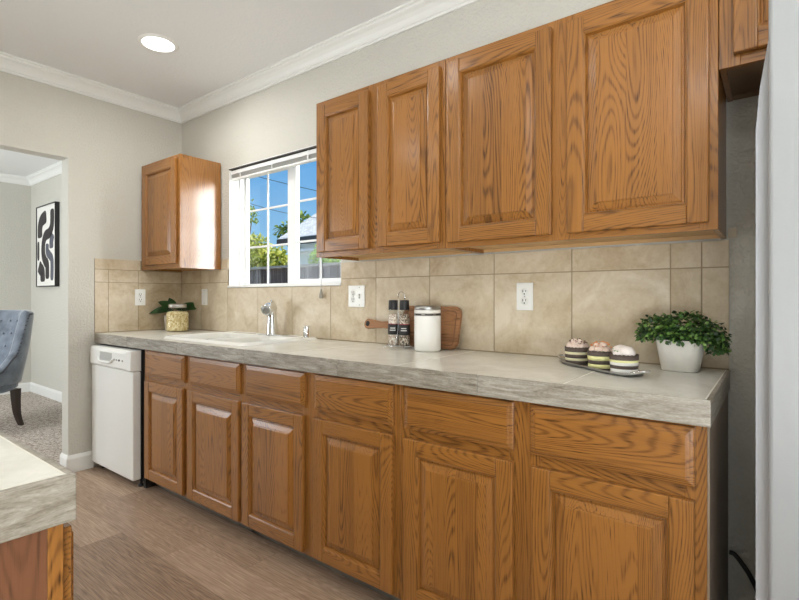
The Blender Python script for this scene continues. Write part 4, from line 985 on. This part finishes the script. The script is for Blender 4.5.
for i in range(nu): f = bm.faces.new((prev[i], prev[i + 1], V2[-1][i + 1], V2[-1][i])); f.smooth = True
for i in range(nu): bm.faces.new((V1[0][i], V1[0][i + 1], V2[0][i + 1], V2[0][i]))
for e in (0, -1):
    bm.faces.new([r[e] for r in V1] + [r[e] for r in V2][::-1])
back = obj('backrest', bm, VEL, ch)
for j_, us in ((9, (-0.30, -0.15, 0, 0.15, 0.30)), (13, (-0.375, -0.225, -0.075, 0.075, 0.225, 0.375)), (18, (-0.30, -0.15, 0, 0.15, 0.30)), (23, (-0.375, -0.225, -0.075, 0.075, 0.225, 0.375))):
    for u in us:
        p = inner[j_][round((u + 1) / 2 * nu)]; bm = BM(); t_ = BM(); bmesh.ops.create_icosphere(t_, subdivisions=2, radius=0.011); [setattr(f, 'smooth', True) for f in t_.faces]; merge(bm, t_, 0, Matrix.Translation(p)); obj('tuft_button', bm, VEL, back)
bm = BM(); nail_r = 0.0075
for sg in (-1, 1):
    for k in range(70):
        u = sg * (0.44 + 0.56 * (k / 69) ** 1.0); i = (u + 1) / 2 * nu; i0 = min(int(i), nu - 1); fr_ = i - i0; P = Vector(outer[-1][i0]).lerp(Vector(outer[-1][i0 + 1]), fr_)
        t_ = BM(); bmesh.ops.create_icosphere(t_, subdivisions=1, radius=nail_r); merge(bm, t_, 0, Matrix.Translation(P + Vector((sg * 0.006, -0.006, -0.004))))
obj('nailhead_trim', bm, plain('pewter', (0.10, 0.10, 0.11, 1), 0.35, 0.9), back, kind='stuff', label='row of dark metal nailheads')
bm = BM(); pl_ = [(-0.27, -0.30), (0.27, -0.30), (0.275, 0.0)] + [(0.275 * math.cos(R(a)), 0.275 * math.sin(R(a))) for a in range(15, 166, 15)] + [(-0.275, 0.0)]
prism(bm, pl_, 2, 0.335, 0.440); bmesh.ops.bevel(bm, geom=[e for e in bm.edges if abs(e.verts[0].co.z - e.verts[1].co.z) < 1e-5], offset=0.02, segments=3, affect='EDGES')
obj('seat_frame', bm, VEL, ch)
bm = BM(); prism(bm, [(x * 0.78, y * 0.78 - 0.05) for x, y in pl_], 2, 0.4405, 0.505); bmesh.ops.bevel(bm, geom=[e for e in bm.edges if abs(e.verts[0].co.z - e.verts[1].co.z) < 1e-5], offset=0.028, segments=4, affect='EDGES')
obj('seat', bm, VEL, ch)
LEG = plain('dark_espresso_wood', lin(52, 38, 32), 0.35)
for sx_, sy_, rear in ((-1, 1, 1), (1, 1, 1), (-1, -1, 0), (1, -1, 0)):
    bm = BM(); bx, by = sx_ * 0.20, (0.165 if rear else -0.25); sw = 0.045 if rear else -0.02
    P = smooth_path([(bx, by, 0.336), (bx, by + sw * 0.1, 0.22), (bx, by + sw * 0.4, 0.10), (bx + sx_ * 0.01, by + sw, 0.0)], 5)
    rows = []
    for i, p in enumerate(P):
        h_ = 0.029 - 0.013 * i / (len(P) - 1); rows.append([(p.x - h_, p.y - h_, p.z), (p.x + h_, p.y - h_, p.z), (p.x + h_, p.y + h_, p.z), (p.x - h_, p.y + h_, p.z)])
    V = grid(bm, rows, smooth=False, closed_u=True); bm.faces.new(V[0]); bm.faces.new(V[-1][::-1]); obj('leg', bm, LEG, ch)

# ================================================================== outdoors
bm = BM(); box(bm, (-30, 0.16, -0.45), (20, 40, -0.30)); struct('ground', bm, plain('dry_ground', lin(150, 140, 116), 0.95, noise=0.15, nscale=3))
bm = BM(); box(bm, (XD, 0.16, 2.36), (XR, 0.78, 2.42)); box(bm, (XD, 0.78, 2.32), (XR, 0.80, 2.46)); struct('trim_4', bm, plain('added_eave_paint', lin(220, 216, 206), 0.6))  # unseen eave, added to keep direct sun out of the window
fm = NT('weathered_fence'); x, y, z = fm.xyz(fm.obj()); fi_ = fm.n('ShaderNodeNewGeometry').outputs['Random Per Island']
fv = fm.noise(fm.vec(fm.math('ADD', fm.math('MULTIPLY', x, 22.0), fm.math('MULTIPLY', fi_, 40.0)), y, fm.math('MULTIPLY', z, 1.5)), 1.0, 4, 0.65)
fm.bsdf(fm.ramp(fm.math('ADD', fv, fm.math('MULTIPLY', fm.math('SUBTRACT', fi_, 0.5), 0.28)), [(0.25, lin(44, 36, 34)), (0.5, lin(96, 84, 80)), (0.72, lin(164, 154, 150))]), 0.9)
fn = thing('wooden_fence', 'weathered dark board fence outside the window', 'fence', (-2.8, 3.5, -0.3))
bm = BM(); rng = random.Random(5); x = -6.4
while x < 0.5: box(bm, (x, 3.485, -0.3), (x + 0.142, 3.508, 1.655 + rng.uniform(-0.004, 0.004))); x += 0.150
obj('boards', bm, fm.m, fn, origin=wloc(fn))
greyw = plain('sun_bleached_wood', lin(176, 168, 156), 0.85, noise=0.12, nscale=14)
bm = BM(); box(bm, (-6.45, 3.44, 1.66), (0.55, 3.56, 1.70)); obj('cap_rail', bm, greyw, fn, origin=wloc(fn), label='sun-bleached grey cap rail')
for x in (-6.0, -3.7, -1.4):
    bm = BM(); box(bm, (x - 0.05, 3.512, -0.3), (x + 0.05, 3.61, 1.655)); obj('post', bm, greyw, fn, origin=wloc(fn))
# neighbour's house
hs = thing('neighbour_house', 'pale neighbouring house with a grey shingle roof beyond the fence', 'house', (-5.5, 10, -0.3))
HX = -8.35
bm = BM(); box(bm, (HX + 0.35, 8.05, -0.3), (1.5, 14, 2.92)); prism(bm, [(8.05, 2.92), (14, 2.92), (11.0, 4.85)], 0, HX + 0.35, HX + 0.5); obj('wall', bm, plain('pale_green_siding', lin(206, 216, 208), 0.8), hs, origin=wloc(hs))
rm = NT('grey_shingles'); x, y, z = rm.xyz(rm.obj()); br = rm.n('ShaderNodeTexBrick', {'Vector': rm.vec(x, rm.math('MULTIPLY', z, 1.6), 0.0), 'Scale': 4.0, 'Mortar Size': 0.015, 'Color1': lin(222, 218, 210), 'Color2': lin(190, 186, 180), 'Mortar': lin(140, 137, 132)}); rm.bsdf(br.outputs[0], 0.9)
bm = BM(); prism(bm, [(7.55, 2.92), (11.0, 5.12), (14.5, 2.92), (14.5, 2.80), (11.0, 5.00), (7.55, 2.80)], 0, HX, 2.0); obj('roof', bm, rm.m, hs, origin=wloc(hs))
bm = BM(); box(bm, (HX, 7.52, 2.70), (2.0, 7.55, 2.90)); obj('fascia', bm, plain('dark_fascia', lin(74, 72, 70), 0.7), hs, origin=wloc(hs))
bm = BM(); box(bm, (HX + 0.36, 7.60, 2.50), (1.5, 8.05, 2.56)); obj('soffit_beam', bm, plain('soffit_white', lin(224, 226, 224), 0.7), hs, origin=wloc(hs))
for x in (-7.4, -5.0):
    h_ = BM(); box(h_, (x, 8.01, 0.9), (x + 1.1, 8.05, 2.1)); wf = obj('window', h_, M['vinyl'], hs, origin=Vector((x, 8.03, 1.5)))
    h_ = BM(); box(h_, (x + 0.07, 7.995, 0.97), (x + 1.03, 8.009, 2.03)); obj('pane', h_, plain('dark_pane', (0.05, 0.07, 0.08, 1), 0.08), wf, origin=Vector((x, 8.0, 1.5)))
def leafmat(name, cs):
    m = NT(name); i_ = m.n('ShaderNodeNewGeometry').outputs['Random Per Island']; col = m.ramp(i_, [(0.0, cs[0]), (0.5, cs[1]), (1.0, cs[2])])
    d_ = m.n('ShaderNodeBsdfDiffuse', {0: col}); t_ = m.n('ShaderNodeBsdfTranslucent', {0: col}); x_ = m.n('ShaderNodeMixShader', {0: 0.5, 1: d_.outputs[0], 2: t_.outputs[0]}); m.t.links.new(x_.outputs[0], m.out.inputs[0]); return m.m
BARK = plain('bark', lin(92, 78, 64), 0.9)
def tree(name, label, cat, base, lobes, n, ls, mat, seed):
    t = thing(name, label, cat, base); rng = random.Random(seed); bm = BM()
    for lx, ly, lz, rx, rz_ in lobes:
        for _ in range(n):
            a, q = rng.uniform(0, 6.283), math.acos(rng.uniform(-1, 1)); k = rng.uniform(0.35, 1.05); nr = Vector((math.sin(q) * math.cos(a), math.sin(q) * math.sin(a), math.cos(q)))
            p = Vector((lx + rx * k * nr.x, ly + rx * k * nr.y, lz + rz_ * k * nr.z)); d = (nr + Vector((rng.uniform(-1, 1), rng.uniform(-1, 1), rng.uniform(-1, .6)))).normalized()
            leaf(bm, p, d, nr + Vector((0, 0, .3)), ls * rng.uniform(.7, 1.3), ls * rng.uniform(.35, .55), 0.3, segs=3)
    obj('foliage', bm, mat, t, kind='stuff')
    bm = BM()
    for lx, ly, lz, rx, rz_ in lobes: tube(bm, smooth_path([(0, 0, 0), (lx * 0.3, ly * 0.3, lz * 0.5), (lx, ly, lz + rz_ * 0.5)], 5), [0.07 - 0.05 * i / 10 for i in range(11)], 8)
    obj('trunk', bm, BARK, t)
LG = leafmat('yellow_green_leaves', (lin(120, 138, 52), lin(196, 200, 90), lin(240, 236, 160))); DG = leafmat('olive_leaves', (lin(60, 88, 48), lin(116, 142, 66), lin(172, 186, 96))); BG = leafmat('bright_green_leaves', (lin(90, 130, 30), lin(166, 204, 50), lin(212, 232, 90)))
tree('garden_tree', 'yellow-green bushy tree just above the fence, left side of the window', 'tree', (-11.0, 9.0, -0.3), [(-1.0, 0, 2.9, 0.7, 0.62), (0.1, 0, 2.85, 0.7, 0.5), (-0.5, 0, 3.35, 0.45, 0.38), (0.75, 0.1, 2.75, 0.5, 0.42)], 420, 0.20, LG, 1)
tree('garden_tree', 'sparser olive tree rising left of the neighbouring roof', 'tree', (-11.5, 11.0, -0.3), [(-0.55, 0, 4.15, 0.45, 0.35), (0.35, 0, 4.4, 0.42, 0.35), (0.95, 0, 4.0, 0.35, 0.28), (-0.1, 0, 3.8, 0.5, 0.3)], 150, 0.22, DG, 2)
tree('garden_tree', 'wispy branch tips of a tree at the left edge of the window', 'tree', (-13.75, 10.0, -0.3), [(0.55, 0, 5.05, 0.30, 0.28), (0.72, 0, 4.60, 0.26, 0.20), (0.1, 0, 5.2, 0.3, 0.3)], 36, 0.17, DG, 3)
tree('garden_shrub', 'bright green shrub above the fence, right half of the window', 'shrub', (-3.46, 4.9, -0.3), [(0.0, 0, 2.34, 0.28, 0.22), (-0.2, 0, 2.22, 0.20, 0.18), (0.25, 0, 2.22, 0.22, 0.2)], 300, 0.075, BG, 4)
CABLE = plain('cable_black', (0.02, 0.02, 0.02, 1), 0.6)
def power_line(label, a, b, r=0.009):
    bm = BM(); a, b = Vector(a), Vector(b); d = b - a; P = [a - d * 1.2 + d * 3.4 * k / 16 + Vector((0, 0, 0.10 * ((k / 8 - 1) ** 2))) for k in range(17)]
    tube(bm, P, r, 6); tag(obj('power_line', bm, CABLE), label, 'cable', 'power lines against the sky')
power_line('upper overhead cable crossing the sky in the window', (-7.877, 6.5, 4.54), (-5.503, 6.5, 3.83))
power_line('lower overhead cable, just above the neighbouring roof', (-7.342, 6.5, 3.56), (-6.145, 6.5, 3.27), 0.007)
